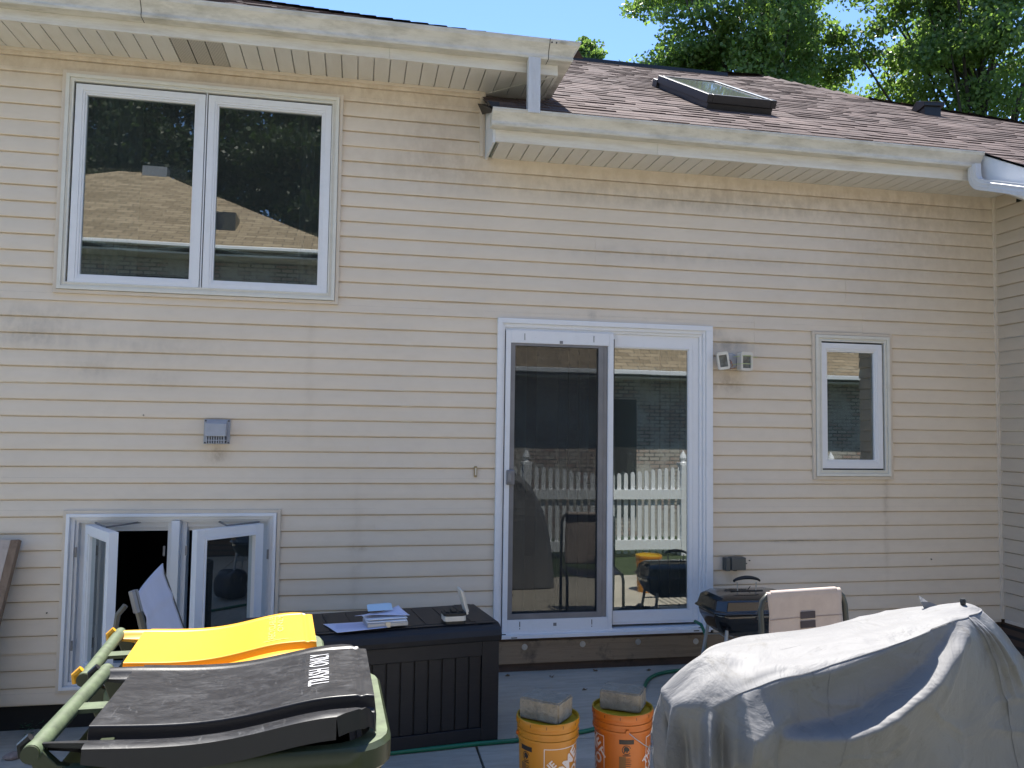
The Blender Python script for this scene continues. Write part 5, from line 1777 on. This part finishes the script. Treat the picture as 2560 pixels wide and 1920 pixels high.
# ================================================================ NEIGHBOUR'S HOUSE AND FENCE (seen in the glass)
M['n_brick'] = make_brick('whitewashed_brick', (.50, .46, .40), (.38, .22, .175), (.12, .11, .10), 1.0, (.48, .45, .40))
M['n_roof'] = None
def make_nroof():
    t = NT('tan_shingle')
    br = t.n('ShaderNodeTexBrick'); br.inputs['Scale'].default_value = 1
    br.inputs['Brick Width'].default_value = .32; br.inputs['Row Height'].default_value = .14; br.inputs['Mortar Size'].default_value = .008
    br.inputs['Color1'].default_value = (.30, .23, .15, 1); br.inputs['Color2'].default_value = (.19, .14, .085, 1); br.inputs['Mortar'].default_value = (.06, .045, .03, 1)
    t.l(t.tc.outputs['Object'], br.inputs['Vector'])
    t.bsdf(br.outputs['Color'], .95)
    return t.m
M['n_roof'] = make_nroof()
nh = empty('neighbour_house', (0, -8.6, -.3), 'brick house with tan hipped roof and white gutters, mirrored in the windows', 'house')
def nb(mb, name, m, **k): 
    mb.v = [(x, y + 8.6, z + .3) for x, y, z in mb.v]; return mb.build(name, m, nh, **k)
nb(MB().box(-9, 13, -16, -8.6, -.3, 2.72).box(-9, -.4, -16, -8.61, 2.72, 4.5), 'wall', M['n_brick'])
yE, zE = -8.15, 4.55
hip = MB()
A_ = (-4.3, -13.05, 7.15)
hip.add([(-9.4, yE, zE), (.0, yE, zE), A_, (-9.4, -18, zE), (.0, -18, zE), (-5.2, -13.05, 7.15)], [(0, 1, 2, 5), (1, 4, 2), (4, 3, 5, 2), (3, 0, 5)])
nb(hip, 'roof', M['n_roof'], fix=False)
lowr = MB(); lowr.add([(-.1, yE, 2.74), (13.5, yE, 2.74), (13.5, -12.4, 5.0), (-.1, -12.4, 5.0), (13.5, -16.6, 2.74), (-.1, -16.6, 2.74)], [(0, 1, 2, 3), (3, 2, 4, 5)])
nb(lowr, 'roof', M['n_roof'], fix=False)
nb(MB().box(-9.4, .05, yE + .0, yE + .12, zE - .05, zE + .01).box(-.1, 13.5, yE, yE + .12, 2.66, 2.74), 'gutter', M['white'], bevel=.01)
nb(MB().box(-9.3, -.05, -8.6, yE, zE - .14, zE - .11).box(-.05, 13.4, -8.6, yE, 2.60, 2.63), 'soffit', M['soffit'])
nb(MB().box(-4.65, -4.15, -13.1, -12.8, 7.02, 7.24), 'roof_vent', M['screen_frame'])
nb(MB().box(-2.55, -2.15, -9.6, -9.1, 4.95, 5.38), 'skylight', M['bronze'])
nb(MB().box(4.35, 5.05, -8.64, -8.585, .1, 2.25), 'door', M['dark'])
nb(MB().box(7.0, 8.3, -8.64, -8.585, 1.0, 2.2).box(-4.0, -2.6, -8.65, -8.6, 3.0, 4.1), 'window', M['dark'])

fnc = empty('picket_fence', (0, -5.95, 0), 'white vinyl picket fence mirrored in the patio door glass', 'fence')
zf = G(-5.95) - .05
pk = MB(); x = -3.0
rg = random.Random(3)
while x < 9:
    if abs(((x - .0) % 2.42) - 0) > .1:
        h = 1.28 + .05 * math.cos((x % 2.42) / 2.42 * 2 * math.pi)
        pk.prism([(x - .030, zf + .06), (x + .030, zf + .06), (x + .030, zf + h - .04), (x + .018, zf + h - .01), (x, zf + h), (x - .018, zf + h - .01), (x - .030, zf + h - .04)], 'y', .0, .02)
    x += .105
pko = pk.build('pickets', M['white'], fnc); pko['kind'] = 'stuff'
MB().box(-3, 9, .021, .06, zf + .86, zf + 1.00).box(-3, 9, .021, .06, zf + .12, zf + .26).build('rail', M['white'], fnc)
for i in range(-1, 4):
    x = i * 2.42
    p = MB().box(x - .06, x + .06, -.075, .075, zf - .1, zf + 1.36)
    p.box(x - .075, x + .075, -.09, .06, zf + 1.36, zf + 1.39)
    pq = p.build('post', M['white'], fnc, bevel=.004)
    MB().lathe([(.05, zf + 1.39), (.03, zf + 1.42), (.055, zf + 1.46), (.045, zf + 1.50), (.0, zf + 1.58)], x, -.015, 12).build('finial', M['white'], pq, smooth=True)

# ================================================================ TREES
def leaf_mat(name, a, b, tr):
    t = NT(name)
    at = t.n('ShaderNodeAttribute'); at.attribute_name = 'Col'
    sp = t.n('ShaderNodeSeparateColor'); t.l(at.outputs['Color'], sp.inputs[0])
    c = t.mix(sp.outputs[0], a, b)
    d = t.n('ShaderNodeBsdfPrincipled'); t.l(c, d.inputs['Base Color']); d.inputs['Roughness'].default_value = .45; d.inputs['Specular IOR Level'].default_value = .4
    tl = t.n('ShaderNodeBsdfTranslucent'); t.l(t.mix(1.0, c, tr, 'MULTIPLY'), tl.inputs[0])
    m = t.n('ShaderNodeMixShader'); m.inputs[0].default_value = .52
    t.l(d.outputs[0], m.inputs[1]); t.l(tl.outputs[0], m.inputs[2]); t.l(m.outputs[0], t.out.inputs['Surface'])
    return t.m
M['leaf'] = leaf_mat('maple_leaf', (.055, .100, .032), (.165, .225, .088), (1.6, 1.8, .8))
M['leaf_dark'] = leaf_mat('dark_leaf', (.018, .030, .016), (.048, .070, .032), (1.2, 1.4, .8))
M['bark'] = mat_plain('bark', (.035, .028, .022), .9, var=.3, scale=10, bstr=.6, bscale=20)

def crown_mesh(name, blobs, leaf, seed, m):
    rs = np.random.RandomState(seed)
    V = []; Cc = []
    for (cx, cy, cz, r, n) in blobs:
        d = rs.normal(size=(n, 3)); d /= np.linalg.norm(d, axis=1)[:, None]
        rr = r * (rs.rand(n) ** .45)[:, None]
        p = d * rr * np.array([1.3, 1.3, .55]) + np.array([cx, cy, cz])
        s = leaf * (.6 + .8 * rs.rand(n))[:, None]
        a = rs.normal(size=(n, 3)); a[:, 2] = -abs(a[:, 2]) * .9 - .2; a /= np.linalg.norm(a, axis=1)[:, None]
        b = np.cross(a, rs.normal(size=(n, 3))); b /= np.linalg.norm(b, axis=1)[:, None]
        q = np.stack([p - a * s * .55, p + b * s * .40 + a * s * .05, p + a * s * .60, p - b * s * .40 + a * s * .05], 1)
        V.append(q.reshape(-1, 3))
        base = rs.rand() * .5
        col = np.clip(base + rs.rand(n) * .5, 0, 1)
        Cc.append(np.repeat(col, 4))
    V = np.concatenate(V); Cc = np.concatenate(Cc)
    nq = len(V) // 4
    me = bpy.data.meshes.new(name)
    me.vertices.add(len(V)); me.vertices.foreach_set('co', V.ravel())
    me.loops.add(nq * 4); me.loops.foreach_set('vertex_index', np.arange(nq * 4))
    me.polygons.add(nq); me.polygons.foreach_set('loop_start', np.arange(0, nq * 4, 4)); me.polygons.foreach_set('loop_total', np.full(nq, 4))
    me.update(); me.validate()
    at = me.color_attributes.new('Col', 'FLOAT_COLOR', 'CORNER')
    arr = np.stack([Cc, Cc, Cc, np.ones_like(Cc)], 1).astype('f')
    at.data.foreach_set('color', arr.ravel())
    me.materials.append(m)
    return me

def make_tree(base, h, trunk_r, crown_c, crown_r, nb_, per, leaf, seed, label, cat='tree', group=None, blob_r=(.28, .62), forks=7, cen=None):
    rg = random.Random(seed)
    root = empty('maple_tree' if forks else 'young_tree', base, label, cat, group)
    bx_, by_, bz_ = base
    cx, cy, cz = crown_c; rx, ry, rz_ = crown_r
    blobs = []
    tries = 0
    while len(blobs) < nb_ and tries < 9000:
        tries += 1
        p = Vector((rg.uniform(-1, 1), rg.uniform(-1, 1), rg.uniform(-1, 1)))
        if p.length > 1: continue
        if p.length < .35 and rg.random() < .5: continue
        # lumpy outline
        lim = .82 + .32 * noise.noise(p.normalized() * 2.1 + Vector((seed, 0, 0)))
        if p.length > lim: continue
        q = (cx + p.x * rx - bx_, cy + p.y * ry - by_, cz + p.z * rz_ - bz_)
        if rx > 1 and noise.noise(Vector(q) * .8 + Vector((seed * 3.1, 0, 0))) < .07: continue
        blobs.append(q + (rg.uniform(*blob_r), int(per * rg.uniform(.6, 1.3))))
    me = crown_mesh('crown', blobs, leaf, seed, M['leaf_dark'] if cy < -10 else M['leaf'])
    o = bpy.data.objects.new('crown', me); COL.objects.link(o); o.parent = root
    tk = MB()
    top_z = cz + rz_ * .55 - bz_
    ax = [(0, 0, -.3)]
    for k in range(1, 8):
        f_ = k / 7
        ax.append(((cx - bx_) * f_ * .25 + rg.uniform(-.1, .1), (cy - by_) * f_ * .25 + rg.uniform(-.1, .1), top_z * f_))
    tk.tube(ax, [trunk_r * (1 - .8 * k / 7) for k in range(8)], 10)
    for k in range(forks * 3):
        f_ = rg.uniform(.45, .9)
        i = int(f_ * 7); p0 = Vector(ax[i])
        b = blobs[rg.randrange(len(blobs))]
        if b[2] < p0.z + .2: continue
        p1 = Vector(b[:3]); mid = p0.lerp(p1, .5) + Vector((rg.uniform(-.3, .3), rg.uniform(-.3, .3), rg.uniform(-.1, .4)))
        r_ = trunk_r * (1 - .8 * f_) * .55
        tk.tube([p0, p0.lerp(mid, .5) + Vector((0, 0, .05)), mid, mid.lerp(p1, .6), p1], [r_, r_ * .85, r_ * .6, r_ * .4, r_ * .15], 7)
    tk.build('trunk', M['bark'], root, smooth=True)
    return root

TG = 'trees beyond the house'
make_tree((10.0, 12.9, -.5), 16, .20, (9.35, 13.2, 12.4), (3.5, 2.4, 4.9), 380, 150, .10, 3, 'broad green maple in the middle of the view, rising just behind the skylight roof', group=TG, forks=9)
make_tree((15.2, 11.6, -.5), 16, .22, (15.8, 12.0, 11.8), (4.4, 2.5, 5.0), 400, 150, .10, 8, 'large dark maple behind the roof vent, filling the right edge', group=TG, forks=10)
make_tree((12.9, 16.5, -.5), 15, .18, (12.6, 16.5, 12.2), (2.2, 2.0, 4.2), 80, 140, .12, 15, 'paler maple standing farther back between the two large maples', group=TG, forks=6)
make_tree((7.3, 15.2, -.5), 11, .10, (7.6, 15.2, 10.3), (1.7, 1.3, 1.6), 70, 150, .11, 23, 'light green low crown just above the roof ridge, left of the broad maple', group=TG, blob_r=(.3, .6), forks=4)
make_tree((8.7, 24.5, -.5), 17, .14, (8.72, 24.5, 15.6), (.75, .6, 2.3), 90, 90, .11, 31, 'narrow distant treetop peeking out beside the upper gutter corner', group=TG, blob_r=(.14, .34), forks=4)
# trees behind the neighbour, mirrored in the upper window
TB = "trees behind the neighbour's house"
make_tree((-5.5, -21, -.5), 14, .25, (-5.5, -21, 10.5), (4.6, 3, 5.6), 170, 380, .14, 41, 'bushy tree behind the neighbouring house, mirrored in the left upper pane', group=TB, blob_r=(.7, 1.2), forks=6)
make_tree((.8, -20, -.5), 14, .25, (.6, -20, 10.0), (4.4, 3, 6.2), 190, 380, .14, 42, 'dense tree behind the neighbouring house, mirrored in the right upper pane', group=TB, blob_r=(.7, 1.2), forks=6)
make_tree((9, -21, -.5), 14, .25, (9, -21, 9.5), (4.6, 3, 5.6), 120, 300, .15, 43, 'tree behind the low wing of the neighbouring house, right of the others', group=TB, blob_r=(.7, 1.2), forks=6)
